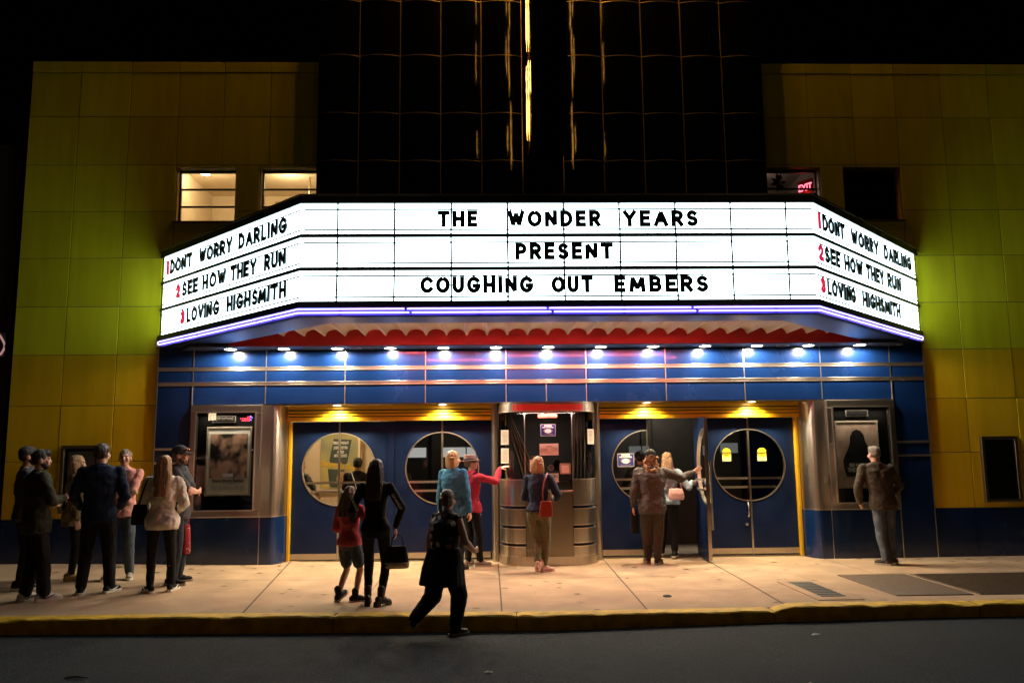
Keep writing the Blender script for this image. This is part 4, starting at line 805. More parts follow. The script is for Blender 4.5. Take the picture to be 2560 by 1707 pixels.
# ================================================================== people
QUEUE = []
def capsule(mb, a, b, ra, rb, n=12):
    a, b = Vector(a), Vector(b); t = b-a
    if t.length < 1e-5: t = Vector((0, 0, .001))
    t.normalize(); pts = []; rr = []
    for q in (-90, -55, -25, 0): pts.append(a+t*ra*math.sin(math.radians(q))); rr.append(max(ra*math.cos(math.radians(q)), ra*.05))
    for q in (0, 25, 55, 90): pts.append(b+t*rb*math.sin(math.radians(q))); rr.append(max(rb*math.cos(math.radians(q)), rb*.05))
    pts[4] = pts[4]+t*.0005; u = t.cross(Vector((0, 0, 1)))
    if u.length < .05: u = t.cross(Vector((0, 1, 0)))
    u.normalize(); w = u.cross(t); vs = []
    for p, r in zip(pts, rr): vs += [p+(u*math.cos(2*PI*k/n)+w*math.sin(2*PI*k/n))*r for k in range(n)]
    m = len(pts); mb.add(vs, [(i*n+k, i*n+(k+1) % n, (i+1)*n+(k+1) % n, (i+1)*n+k) for i in range(m-1) for k in range(n)]+[tuple(range(n))[::-1], tuple((m-1)*n+k for k in range(n))])
def ell(mb, c, r, M=None, n=14, m=9):
    c = Vector(c); vs = []
    for j in range(1, m):
        th = PI*j/m
        for k in range(n):
            v = Vector((r[0]*math.sin(th)*math.cos(2*PI*k/n), r[1]*math.sin(th)*math.sin(2*PI*k/n), r[2]*math.cos(th))); vs.append(c+(M @ v if M else v))
    for z in (1, -1):
        v = Vector((0, 0, r[2]*z)); vs.append(c+(M @ v if M else v))
    q = (m-1)*n; fs = [(i*n+k, i*n+(k+1) % n, (i+1)*n+(k+1) % n, (i+1)*n+k) for i in range(m-2) for k in range(n)]
    fs += [(q, (k+1) % n, k) for k in range(n)]+[(q+1, (m-2)*n+k, (m-2)*n+(k+1) % n) for k in range(n)]; mb.add(vs, fs)
def loft(mb, rings, n=20, p=2.4):
    """rings: (x, y, z, rx, ry[, yaw]) closed stack of superellipses"""
    vs = []
    for g in rings:
        yw = g[5] if len(g) > 5 else 0
        for k in range(n):
            q = 2*PI*k/n; c, s = math.cos(q), math.sin(q); x = g[3]*math.copysign(abs(c)**(2/p), c); y = g[4]*math.copysign(abs(s)**(2/p), s)
            vs.append((g[0]+x*math.cos(yw)-y*math.sin(yw), g[1]+x*math.sin(yw)+y*math.cos(yw), g[2]))
    m = len(rings); mb.add(vs, [(i*n+k, i*n+(k+1) % n, (i+1)*n+(k+1) % n, (i+1)*n+k) for i in range(m-1) for k in range(n)]+[tuple(range(n))[::-1], tuple((m-1)*n+k for k in range(n))])
def blob(name, mb, mats, parent, voxel=.008, smooth=3, amp=0.0, freq=(9, 9, 9), post=None):
    """voxel-unite the collected shapes into one continuous skin (done in one go at the end)"""
    bm = bmesh.new(); me = bpy.data.meshes.new(name); me.from_pydata(mb.v, [], mb.f); bm.from_mesh(me); bmesh.ops.recalc_face_normals(bm, faces=bm.faces); bm.to_mesh(me); bm.free()
    o = link(bpy.data.objects.new(name, me), parent)
    r = o.modifiers.new("r", 'REMESH'); r.mode = 'VOXEL'; r.voxel_size = voxel
    s = o.modifiers.new("s", 'SMOOTH'); s.factor = .5; s.iterations = smooth
    QUEUE.append((o, mats if isinstance(mats, list) else [mats], amp, freq, post)); return o
def flush():
    dg = bpy.context.evaluated_depsgraph_get(); dg.update(); done = []
    for o, mats, amp, freq, post in QUEUE: done.append(bpy.data.meshes.new_from_object(o.evaluated_get(dg)))
    for (o, mats, amp, freq, post), me in zip(QUEUE, done):
        old = o.data; o.modifiers.clear(); o.data = me; me.name = o.name; bpy.data.meshes.remove(old); me.materials.clear()
        for m in mats: me.materials.append(m)
        n = len(me.vertices); co = [0.0]*3*n; me.vertices.foreach_get("co", co)
        if amp:
            no = [0.0]*3*n
            for i, v in enumerate(me.vertices): no[3*i:3*i+3] = v.normal
            f0, f1, f2 = freq; sd = random.Random(o.name).uniform(0, 50)
            for i in range(n):
                x, y, z = co[3*i], co[3*i+1], co[3*i+2]; d = noise.noise((x*f0+sd, y*f1, z*f2))*amp + noise.noise((x*f0*2.3, y*f1*2.3+sd, z*f2*2.3))*amp*.45
                co[3*i] += no[3*i]*d; co[3*i+1] += no[3*i+1]*d; co[3*i+2] += no[3*i+2]*d
            me.vertices.foreach_set("co", co)
        me.polygons.foreach_set("use_smooth", [True]*len(me.polygons))
        if post: post(me)
        me.update()
    QUEUE.clear()
def ik(a, b, l1, l2, pole):
    a, b = Vector(a), Vector(b); d = b-a; L = d.length
    if L > (l1+l2)*.998: b = a+d*((l1+l2)*.998/L); d = b-a; L = d.length
    t = d/L; x = (L*L+l1*l1-l2*l2)/(2*L); h = math.sqrt(max(l1*l1-x*x, 0)); p = Vector(pole); p = p-t*p.dot(t); p.normalize(); return a+t*x+p*h, b
def hand(mb, w, d, nrm, H, side, curl=.5):
    """palm and five fingers from wrist w along d, palm facing nrm"""
    d = Vector(d).normalized(); nrm = Vector(nrm); nrm = (nrm-d*nrm.dot(d)).normalized(); s = d.cross(nrm)*side; k = H/1.7
    for j in (-1, 0, 1): capsule(mb, w+s*.012*j*k, w+d*.078*k+s*.024*j*k, .014*k, .012*k, 8)
    for j, (o, L) in enumerate(((.030, .062), (.011, .070), (-.009, .066), (-.028, .052))):
        b = w+d*.080*k+s*o*k; d1 = (d*math.cos(curl*.6)+nrm*math.sin(curl*.6)); d2 = (d*math.cos(curl*1.7)+nrm*math.sin(curl*1.7)); m = b+d1*L*.55*k; capsule(mb, b, m, .0095*k, .0088*k, 8); capsule(mb, m, m+d2*L*.5*k, .0088*k, .0075*k, 8)
    b = w+d*.025*k+s*.026*k; m = b+(d*.7+s*.75+nrm*.25).normalized()*.038*k; capsule(mb, b, m, .012*k, .010*k, 8); capsule(mb, m, m+(d*.85+s*.3+nrm*.3).normalized()*.032*k, .010*k, .008*k, 8)
def cloth(name, c, c2=None, var=.2, rough=.85, vs=30, bump=.0008):
    if name in MATS: return MATS[name]
    return pmat(name, c, rough, var=0 if c2 else var, vscale=vs, bump=bump, bscale=260, spec=.25, col2=c2)
def spots(name, base, dot, scale, thr, dot2=None):
    m = pmat(name, base, .85); t = m.node_tree; b = t.nodes["Principled BSDF"]; tc = t.nodes.new("ShaderNodeTexCoord"); v = t.nodes.new("ShaderNodeTexVoronoi"); v.inputs["Scale"].default_value = scale
    no = t.nodes.new("ShaderNodeTexNoise"); no.inputs["Scale"].default_value = scale*2.2; mxv = t.nodes.new("ShaderNodeMix"); mxv.data_type = 'RGBA'; mxv.inputs[0].default_value = .05
    t.links.new(tc.outputs["Object"], no.inputs["Vector"]); t.links.new(tc.outputs["Object"], mxv.inputs[6]); t.links.new(no.outputs["Color"], mxv.inputs[7]); t.links.new(mxv.outputs[2], v.inputs["Vector"])
    r = t.nodes.new("ShaderNodeMapRange"); r.inputs[1].default_value = thr; r.inputs[2].default_value = thr*.75; r.inputs[3].default_value = 0; r.inputs[4].default_value = 1
    t.links.new(v.outputs["Distance"], r.inputs[0]); mx = t.nodes.new("ShaderNodeMix"); mx.data_type = 'RGBA'; mx.inputs[6].default_value = (*base, 1); mx.inputs[7].default_value = (*dot, 1)
    if dot2:
        m2 = t.nodes.new("ShaderNodeMix"); m2.data_type = 'RGBA'; m2.inputs[6].default_value = (*dot, 1); m2.inputs[7].default_value = (*dot2, 1); sp = t.nodes.new("ShaderNodeSeparateColor"); t.links.new(v.outputs["Color"], sp.inputs[0]); t.links.new(sp.outputs[0], m2.inputs[0]); t.links.new(m2.outputs[2], mx.inputs[7])
    t.links.new(r.outputs[0], mx.inputs[0]); t.links.new(mx.outputs[2], b.inputs["Base Color"]); return m
def hairm(name, c, c2):
    return MATS.get(name) or pmat(name, c, .45, vscale=26, col2=c2, stretch=(5, 5, .3), bump=.012, bscale=50, spec=.5, detail=6)
BLOND = hairm("blond hair", (.24, .13, .05), (.50, .31, .13)); BROWN = hairm("dark brown hair", (.016, .009, .006), (.06, .03, .018)); BLACK = hairm("black hair", (.006, .005, .004), (.02, .016, .013))
GINGER = hairm("light brown hair", (.10, .05, .022), (.27, .15, .07)); GREY = hairm("grey hair", (.10, .085, .065), (.32, .27, .20)); CURL = hairm("golden curly hair", (.22, .11, .05), (.52, .32, .16)); REDB = hairm("auburn hair", (.03, .010, .006), (.11, .035, .018))
def person(label, at, heading, H, fem=False, girth=1.0, tone='fair', lean=(0, 0), hips=0.0, feet=((-.06, 0), (.06, 0)), fyaw=(12, -12), arms=None, head=(0, 0), top=None, bottom=None, shoes=None, hair=None, hat=None, group=None, eyes=True, twist=0, z0=None, pitchf=(0, 0), beard=None, curl=(.5, .5)):
    """heading: degrees, 0 looks at the cinema (+y), 90 looks right (+x).  lengths are fractions of H"""
    x, y = at; z = gz(x, y) if z0 is None else z0
    S = H; V = lambda *a: Vector(a)*S
    R0 = MB(); root_loc = (x, y, z); rot = -math.radians(heading)
    zh = .50-hips; lx, ly = lean
    def spine(q): k = max(0, (q-.5)/.35); return Vector((lx*k, ly*k, (q-hips*(1 if q < .56 else 1))))*S
    tw = math.radians(-twist); sw = .098 if fem else .112; hw = .052 if fem else .048
    # joints
    hip = [V(-hw, 0, zh), V(hw, 0, zh)]; ank = []; knee = []
    for i in (0, 1):
        f = feet[i]; a = V(f[0], f[1], (f[2] if len(f) > 2 else 0)+.045); q = math.radians(fyaw[i]); k, a = ik(hip[i], a, .236*S, .222*S, (math.sin(-q)*.6, 1, 0)); knee.append(k); ank.append(a)
    nb_ = spine(.845); shp = [spine(.803)+Vector((s*sw*math.cos(tw)*S, s*sw*math.sin(tw)*S, 0)) for s in (-1, 1)]; elb = []; wri = []; dirs = []
    for i, s in enumerate((-1, 1)):
        a = (arms or {}).get('lr'[i]) or dict(w=(s*.15, .02, .47), p=(s*.5, -1, 0)); w = V(*a['w']); w.z -= hips*S
        e, w = ik(shp[i], w, .172*S, .148*S, a.get('p', (s*.5, -1, 0))); elb.append(e); wri.append(w)
        d = Vector(a['d']) if 'd' in a else (w-e).normalized(); dirs.append((d, Vector(a.get('n', (-s, 0, 0)))))
    g = girth
    if fem: TR = [(.46, .080, .060), (.50, .098, .070), (.535, .097, .068), (.60, .068, .050), (.66, .074, .054), (.72, .083, .066), (.77, .087, .058), (.805, .090, .046), (.825, .074, .040), (.842, .048, .036), (.855, .032, .032)]
    else: TR = [(.46, .078, .058), (.50, .090, .064), (.54, .088, .062), (.60, .080, .056), (.67, .088, .062), (.73, .098, .066), (.78, .104, .060), (.81, .106, .050), (.83, .084, .044), (.846, .054, .040), (.86, .036, .034)]
    def torso(mb, z0_, z1_, m, flare=0.0, gg=g, front=0.0):
        rings = []; zs = [q for q in [z0_]+[t[0] for t in TR if z0_+.01 < t[0] < z1_-.01]+[z1_]]
        for q in zs:
            rx = interp(q, [(t[0], t[1]) for t in TR]); ry = interp(q, [(t[0], t[2]) for t in TR]); k = 1 if q > .8 else gg
            fl = flare*max(0, (.60-q)/.14); c = spine(q); rx *= .96; rings.append((c.x, c.y+front*S*max(0, 1-abs(q-.6)/.12), c.z, (rx*k+m+fl)*S, (ry*k+m+fl*.8)*S, tw*min(1, max(0, (q-.5)/.25))))
        loft(mb, rings)
    hb = spine(.862)+Vector((0, .004*S, 0)); yaw, pit = math.radians(head[0]), math.radians(head[1]); HM = Matrix.Rotation(-yaw, 3, 'Z') @ Matrix.Rotation(-pit, 3, 'X'); hv = lambda a, b, c: hb+HM @ (Vector((a, b, c-.868))*S)
    b = R0; gl = .94
    torso(b, .455, .85, -.006 if top else 0)
    capsule(b, spine(.83), hv(0, -.004, .89), .031*S*(1 if not fem else .88), .030*S*(1 if not fem else .86))
    for i in (0, 1):
        ell(b, shp[i], (.026*S, .026*S, .026*S)); lg = (1+(g-1)*.6)*gl; lk = lg*(.80 if bottom and bottom['kind'] == 'trousers' else 1)
        capsule(b, shp[i], elb[i], .027*S*lg, .022*S*lg); capsule(b, elb[i], elb[i].lerp(wri[i], .35), .023*S*lg, .0235*S*lg); capsule(b, elb[i].lerp(wri[i], .3), wri[i], .0235*S*lg, .0150*S*lg)
        hand(b, wri[i], dirs[i][0], dirs[i][1], S, (1, -1)[i], curl[i])
        capsule(b, hip[i]+V(0, -.005, 0), knee[i], .046*S*lk, .033*S*lk); cf = knee[i].lerp(ank[i], .32)+V(0, -.008, 0)*(lk/lg)**2; capsule(b, knee[i], cf, .033*S*lk, .033*S*lk); capsule(b, cf, ank[i], .033*S*lk, .021*S*lk)
        q = math.radians(fyaw[i]); fd = Vector((math.sin(-q), math.cos(q), math.sin(math.radians(-pitchf[i])))) ; capsule(b, ank[i]-V(0, .01, .012), ank[i]+fd*.07*S-V(0, 0, .022), .018*S, .014*S)
    ell(b, hv(0, -.004, .942), (.0425*S, .0535*S, .054*S), HM); ell(b, hv(0, .014, .912), (.036*S, .040*S, .042*S), HM); ell(b, hv(0, .028, .885), (.022*S, .022*S, .018*S), HM)
    capsule(b, hv(0, .049, .938), hv(0, .0585, .918), .0045*S, .0078*S, 8); ell(b, hv(0, .044, .946), (.026*S, .010*S, .007*S), HM); ell(b, hv(0, .049, .897), (.015*S, .008*S, .008*S), HM)
    for s in (-1, 1): ell(b, hv(s*.043, -.004, .922), (.006*S, .014*S, .019*S), HM); ell(b, hv(s*.024, .040, .915), (.013*S, .012*S, .015*S), HM)
    IM = HM.inverted()
    def faces(me):
        for p in me.polygons:
            c = IM @ (p.center-hb)/S; c.z += .868
            if c.z < .87 or c.y < .02: continue
            if abs(c.x) < .028:
                if abs(abs(c.x)-.0175) < .0075 and abs(c.z-.930) < .0042 and c.y > .030: p.material_index = 1
                elif abs(abs(c.x)-.0185) < .011 and abs(c.z-.9455) < .0038 and c.y > .03: p.material_index = 3
                elif abs(c.x) < .0145 and abs(c.z-.896) < .0055 and c.y > .045: p.material_index = 2
    body = blob("person", b, [skin[tone], eye_m, lip_m, brow_m], None, .0068, 2, post=faces)
    body.location = root_loc; body.rotation_euler = (0, 0, rot); tag(body, label, "person", group)
    # ---- clothes
    if top:
        mb = MB(); m = top.get('m', .010)*(.72 if top['mat'] is not WHITEB else .85); hem = top.get('hem', .47); torso(mb, hem, .845, m, top.get('flare', .012), front=top.get('belly', 0))
        if top.get('collar', 1): c0, c1 = spine(.835), spine(.858); loft(mb, [(c0.x, c0.y, c0.z, .050*S, .046*S), (c1.x, c1.y, c1.z, .038*S, .038*S)])
        sl = top.get('sleeve', 1.0); sr = top.get('sr', .010)*.8
        for i in (0, 1):
            ell(mb, shp[i], ((.024+sr)*S,)*3); a, e, w = shp[i], elb[i], wri[i]
            if sl >= .35: capsule(mb, a, a.lerp(e, min(1, sl*2)), (.028+sr)*S*g**.5, (.025+sr)*S*g**.5)
            if sl > .5: capsule(mb, e, e.lerp(w, min(.93, sl*2-1)), (.025+sr)*S*g**.5, (.0175+sr*.9)*S)
        jk = blob(top['name'], mb, top['mat'], body, .0085, 4, top.get('amp', .0075)*S, top.get('freq', (10, 10, 13)))
    if bottom:
        mb = MB(); k = bottom['kind']; m = bottom.get('m', .009)
        if k != 'skirt': torso(mb, .455, bottom.get('waist', .60), m*.6)
        w0, w1, w2 = [q*.92 for q in bottom.get('w', (.054, .040, .033))]; lg = 1+(g-1)*.7
        for i in (0, 1):
            h, kn, an = hip[i], knee[i], ank[i]
            if k in ('trousers', 'skirt'):
                capsule(mb, h, kn, (w0+.002)*S*lg, w1*S*lg); capsule(mb, kn, kn.lerp(an, bottom.get('to', .95)), w1*S*lg, w2*S)
                if k == 'trousers': ell(mb, kn, (w1*1.02*S, w1*1.05*S, w1*1.1*S))
            elif k == 'shorts': capsule(mb, h, h.lerp(kn, .72), (w0+.004)*S*lg, (w1+.012)*S*lg)
        blob(bottom['name'], mb, bottom['mat'], body, .0085, 4, bottom.get('amp', .004)*S, (14, 14, 9))
    sh = shoes
    for i in (0, 1):
        q = math.radians(fyaw[i]); f = Vector((-math.sin(q), math.cos(q), 0)); pm = Matrix.Rotation(math.radians(-pitchf[i]), 3, Vector((math.cos(q), math.sin(q), 0))); sd = Vector((math.cos(q), math.sin(q), 0))
        FM = Matrix((sd, f, Vector((0, 0, 1)))).transposed(); FM = pm @ FM; A = ank[i]; sc = S*sh.get('size', 1); lv = lambda a, b_, c: A+FM @ (Vector((a, b_, c-.045))*sc)
        mb = MB(); ell(mb, lv(0, -.022, .030), (.023*sc, .030*sc, .026*sc), FM); ell(mb, lv(0, .02, .030), (.024*sc, .045*sc, .024*sc), FM); ell(mb, lv(0, .065, .022), (.0265*sc, .042*sc, .018*sc), FM); capsule(mb, lv(0, 0, .03), lv(0, -.004, sh.get('up', .052)), .024*sc, (.024 if sh.get('up', .05) < .08 else .0265)*sc)
        so = blob("boot" if sh.get('up', 0) > .09 else "shoe", mb, sh['mat'], body, .006, 2)
        mb = MB(); ol = [(-.022, -.035), (-.018, -.048), (0, -.054), (.018, -.048), (.022, -.035), (.021, .02), (.027, .06), (.024, .092), (.012, .108), (-.006, .109), (-.022, .095), (-.027, .06), (-.022, .02)]
        hz = sh.get('sole', .016); vs = [lv(a, b_, 0.001) for a, b_ in ol]+[lv(a*1.02, b_*1.01, hz) for a, b_ in ol]; n = len(ol); mb.add(vs, [tuple(range(n))[::-1], tuple(range(n, 2*n))]+[(k, (k+1) % n, n+(k+1) % n, n+k) for k in range(n)]); mb.build("sole", sh.get('smat', paper_w), so)
        if sh.get('stripe'):
            for s in (-1, 1): mb = MB(); mb.tube([lv(s*.0225, -.03, .026), lv(s*.0265, .0, .018), lv(s*.0285, .03, .026), lv(s*.0255, .058, .038)], [.002*sc, .005*sc, .004*sc, .0015*sc], 6); mb.build("side_stripe", sh['stripe'], so)
        if sh.get('heel'): mb = MB(); mb.add([lv(a_, b_, c_) for a_ in (-.018, .018) for b_ in (-.05, -.012) for c_ in (-.022, .006)], [(0,1,3,2),(4,6,7,5),(0,4,5,1),(2,3,7,6),(0,2,6,4),(1,5,7,3)]); mb.build("heel", blackm, so)
    if hair:
        mb = MB(); kd = hair['kind']; a = .006
        def E(x_, y_, z_, rx, ry, rz_2): ell(mb, hv(x_, y_, z_), (rx*S, ry*S, rz_2*S), HM)
        if kd in ('short', 'crop'): t_ = .006 if kd == 'short' else .003; E(0, -.010, .952, .0435+t_, .0525+t_, .047+t_); E(0, -.026, .928, .041+t_, .033+t_, .034)
        if kd == 'quiff': E(0, -.010, .952, .048, .056, .050); E(0, .018, .978, .036, .034, .024); E(0, -.026, .928, .045, .036, .034)
        if kd == 'bald': E(0, -.034, .918, .046, .026, .028)
        if hat and kd not in ('short', 'crop'): E(0, -.016, .945, .044, .050, .040)
        elif kd in ('bob', 'long', 'wavy', 'curly', 'pony'): E(0, -.010, .953, .049, .058, .053); E(0, -.024, .928, .048, .042, .042)
        if kd == 'bob': loft(mb, [(*hv(0, -.020, .945), .056*S, .046*S, -yaw), (*hv(0, -.020, .905), .060*S, .046*S, -yaw), (*hv(0, -.018, .868), .059*S, .042*S, -yaw), (*hv(0, -.016, .850), .050*S, .034*S, -yaw)])
        if kd in ('long', 'wavy'):
            z1 = hair.get('len', .74); w = hair.get('w', .060); r = []
            for k in range(7): q = .95+(z1-.95)*k/6; c = hv(0, -.024-.058*(k/6)**.8, q); r.append((c.x, c.y, c.z, (w*(1-.045*abs(k-2.5)) + (.006*math.sin(k*2.3) if kd == 'wavy' else 0))*S, (.040-.003*k)*S, -yaw))
            loft(mb, r)
        if kd == 'curly':
            q = random.Random(3)
            for k in range(70): t2 = q.uniform(0, 1); E(q.uniform(-.068, .068)*(1-.2*t2), -.03-.026*t2+q.uniform(-.015, .02), .918-.115*t2+q.uniform(-.01, .012), .014, .014, .014)
        if kd == 'pony':
            E(0, -.062, .935, .018, .018, .018); c0 = hv(0, -.070, .93); capsule(mb, c0, hv(.004, -.078, .88), .018*S, .017*S); capsule(mb, hv(.004, -.078, .88), hv(.006, -.074, .835), .017*S, .007*S)
        amp = {'curly': .011, 'wavy': .009, 'long': .0065, 'bob': .0055}.get(kd, .0045); blob("hair", mb, hair['mat'], body, .0062, 2, amp*S/1.0, (30, 30, 30) if kd == 'curly' else (26, 26, 7) if kd == 'wavy' else (30, 30, 4))
    if beard: mb = MB(); ell(mb, hv(0, .026, .888), (.033*S, .030*S, .024*S), HM); ell(mb, hv(0, .016, .898), (.040*S, .026*S, .020*S), HM); blob("beard", mb, beard, body, .0065, 2, .004, (40, 40, 40))
    if hat:
        mb = MB(); kd = hat['kind']
        if kd == 'cap':
            ell(mb, hv(0, -.008, .960), (.051*S, .060*S, .050*S), HM); ell(mb, hv(0, -.004, .952), (.052*S, .060*S, .018*S), HM); cp_ = blob("cap", mb, hat['mat'], body, .006, 3)
            mb = MB(); f = hat.get('brim', 1); pts = []
            for r_, zz in ((.045, .952), (.088, .944)):
                for k in range(9): q = math.radians(-60+15*k); pts.append(hv(math.sin(q)*.050, (math.cos(q)*r_+.012)*f, zz-.006*abs(math.sin(q))))
            n = 9; up_ = [p+HM @ Vector((0, 0, .005*S)) for p in pts]; mb.add(pts+up_, [(k, k+1, n+k+1, n+k) for k in range(8)]+[(18+k, 18+n+k, 18+n+k+1, 18+k+1) for k in range(8)]+[(n+k, n+k+1, 18+n+k+1, 18+n+k) for k in range(8)]); mb.build("brim", hat['mat'], cp_)
            if hat.get('glasses'):
                mb = MB()
                for s in (-1, 1): ell(mb, hv(s*.022, .052, .972), (.018*S, .008*S, .010*S), HM)
                mb.build("sunglasses", pmat("mirror glasses", (.5, .2, .05), .1, .9), cp_, smooth=True)
            if hat.get('tab'): c = hv(0, -.069, .955); mb = MB(); mb.box(-.018*S, .018*S, -.004, .004, -.004*S, .004*S, Matrix.Translation(c) @ HM.to_4x4()); mb.build("cap_tab", white_sign, cp_)
        if kd == 'fedora':
            loft(mb, [(*hv(0, -.006, .955), .053*S, .062*S, -yaw), (*hv(0, -.006, .985), .050*S, .058*S, -yaw), (*hv(0, -.006, 1.008), .040*S, .046*S, -yaw), (*hv(0, -.006, 1.012), .020*S, .03*S, -yaw)]); fe = blob("fedora", mb, hat['mat'], body, .006, 2)
            mb = MB(); N = 28; vs = []
            for r_, dz in ((.85, .0), (1.45, .002), (1.47, .007), (.9, .010)): vs += [hv(.056*r_*math.cos(2*PI*k/N), -.006+.064*r_*math.sin(2*PI*k/N), .955+dz-(.012*max(0, math.sin(2*PI*k/N)) if r_ > 1 else 0)) for k in range(N)]
            mb.add(vs, [(j*N+k, j*N+(k+1) % N, ((j+1) % 4)*N+(k+1) % N, ((j+1) % 4)*N+k) for j in range(4) for k in range(N)]); mb.build("brim", hat['mat'], fe, smooth=True)
            mb = MB(); loft(mb, [(*hv(0, -.006, .962), .0545*S, .0635*S, -yaw), (*hv(0, -.006, .978), .0535*S, .0615*S, -yaw)]); mb.build("hat_band", blackm, fe, smooth=True)
    body["_h"] = 0; del body["_h"]
    RM = Matrix.Translation(root_loc) @ Matrix.Rotation(rot, 4, 'Z')
    return dict(o=body, w=lambda v: RM @ Vector(v), wri=wri, shp=shp, elb=elb, hv=hv, spine=spine, S=S, RM=RM, nb=nb_)
DENIM = cloth("dark denim", (.020, .026, .036), var=.35); DENIM2 = cloth("worn blue denim", (.045, .06, .08), (.10, .12, .14), vs=9); BLK = cloth("black cloth", (.010, .010, .011)); NAVY = cloth("navy cloth", (.014, .022, .05)); OLIVE = cloth("olive twill", (.035, .032, .018)); KHAKI = cloth("olive trousers cloth", (.12, .105, .055), var=.2)
PINK = cloth("salmon knit", (.56, .27, .22), var=.12); WHITEB = cloth("white blouse cloth", (.62, .56, .48), var=.08); CHAR = cloth("charcoal jersey", (.045, .05, .055)); CORAL = cloth("coral fleece", (.55, .085, .09)); TEALJ = cloth("blue jacket cloth", (.03, .14, .26)); CRIM = cloth("crimson jacket cloth", (.40, .03, .055)); TWEED = cloth("brown tweed", (.045, .036, .024), (.075, .058, .040), vs=120); TAN = cloth("sand jacket cloth", (.22, .17, .08)); LDEN = cloth("light denim", (.16, .22, .27), (.26, .33, .38), vs=12); BRN = cloth("brown corduroy", (.055, .042, .030))
FLORAL = spots("floral cloth", (.012, .010, .012), (.90, .72, .58), 12, .40, (.10, .03, .05)); SPECK = spots("speckled shirt cloth", (.058, .047, .038), (.36, .30, .23), 26, .16)
SNK_W = cloth("white leather", (.62, .58, .52), var=.05, rough=.5); SNK_B = cloth("black canvas", (.012, .012, .013)); SNK_G = cloth("grey canvas", (.30, .27, .22)); LEATH = cloth("tan leather", (.30, .20, .05), rough=.5); BOOT = cloth("dark leather", (.03, .018, .014), rough=.4); PNKS = cloth("blush suede", (.50, .30, .25)); CAPB = cloth("cap black", (.010, .010, .010)); CAPG = cloth("cap grey", (.045, .045, .045)); FED = cloth("fedora straw", (.16, .085, .08))
sole_b = blackm
def bag(name, label, c, w, d, h, mat, strap=None, handle=None, rz=0, extra=None, smat=None, flare=1.0):
    t = thing(name, label, "bag", c, rz); mb = MB(); loft(mb, [(0, 0, -h/2, w/2*flare*.9, d/2*flare), (0, 0, -h/2+.04, w/2*flare, d/2*flare), (0, 0, h*.1, w/2*.95, d/2*.9), (0, 0, h/2, w/2*.8, d/2*.5)], p=3.5); blob("bag_body", mb, mat, t, .007, 3, .003, (12, 12, 12))
    I = Matrix.Translation(c) @ Matrix.Rotation(rz, 4, 'Z'); I = I.inverted()
    if strap: mb = MB(); mb.tube([I @ Vector(p) for p in strap], .010, 6); mb.build("strap", smat or mat, t, smooth=True)
    if handle:
        for dx in (-.02, .02): mb = MB(); mb.tube([(-w*.28, dx, h/2-.03), (-w*.24, dx, h/2+handle*.7), (0, dx*.4, h/2+handle), (w*.24, dx, h/2+handle*.7), (w*.28, dx, h/2-.03)], .007, 6); mb.build("handle", smat or mat, t, smooth=True)
    if extra: mb = MB(); loft(mb, [(0, 0, -h/2-.006, w/2*flare*.92, d/2*flare*1.02), (0, 0, -h/2+h*.25, w/2*flare*1.01, d/2*flare*1.03)], p=3.5); mb.build("base_panel", extra, t, smooth=True)
    return t
CROSS = dict(l=dict(w=(.06, .115, .67), p=(-1, .1, -.6), d=(1, .15, .1), n=(0, -1, 0)), r=dict(w=(-.055, .13, .655), p=(1, .1, -.6), d=(-1, .1, .15), n=(0, -1, 0)))
jeans = lambda m=DENIM, **k: dict(name="trousers", kind='trousers', mat=m, **k)
# --- the group at the left
person("person with dark hair in a charcoal shirt, standing behind the man in the olive jacket", (-6.82, -2.05), 62, 1.79, arms=dict(r=dict(w=(.10, .16, .60), p=(.6, -1, 0)), l=dict(w=(-.08, .17, .60), p=(-.6, -1, 0))), top=dict(name="shirt", mat=CHAR, hem=.46), bottom=jeans(BLK), shoes=dict(mat=SNK_B), hair=dict(kind='short', mat=BLACK), beard=BLACK, tone='tan')
p2 = person("person with beard and white sneakers in an olive jacket, looking right", (-6.25, -2.83), 48, 1.76, girth=1.08, arms=dict(l=dict(w=(-.13, .06, .47), p=(-.4, -1, 0)), r=dict(w=(.08, .14, .665), p=(.8, -.6, -.3), d=(-.6, .5, .2))), feet=((-.055, -.02), (.06, .06)), fyaw=(14, 4), top=dict(name="jacket", mat=OLIVE, m=.020, hem=.44, sr=.014), bottom=jeans(BLK, w=(.060, .050, .046)), shoes=dict(mat=SNK_W, smat=SNK_W, stripe=blackm, size=1.06, up=.07, sole=.02), hair=dict(kind='quiff', mat=BLACK), beard=BLACK, head=(14, 4), tone='fair')
person("person with short blond hair in a sand jacket and yellowish shoes behind the navy jacket", (-6.50, -1.42), 62, 1.66, fem=True, top=dict(name="jacket", mat=TAN, m=.018, hem=.43, flare=.02), bottom=jeans(BLK, w=(.05, .036, .028)), shoes=dict(mat=LEATH, smat=LEATH), hair=dict(kind='bob', mat=BLOND), head=(5, 0))
person("person with short brown hair in a navy jacket, back to the street", (-5.72, -2.40), -16, 1.825, girth=1.06, arms=dict(l=dict(w=(-.12, .10, .56), p=(-.4, -.7, -.5)), r=dict(w=(.12, .10, .56), p=(.4, -.7, -.5))), feet=((-.085, .0), (.085, .02)), fyaw=(4, -30), top=dict(name="jacket", mat=NAVY, m=.019, hem=.47, sr=.014), bottom=jeans(BLK, w=(.058, .046, .040)), shoes=dict(mat=SNK_B, stripe=white_sign), hair=dict(kind='quiff', mat=BROWN), head=(22, 0), tone='fair')
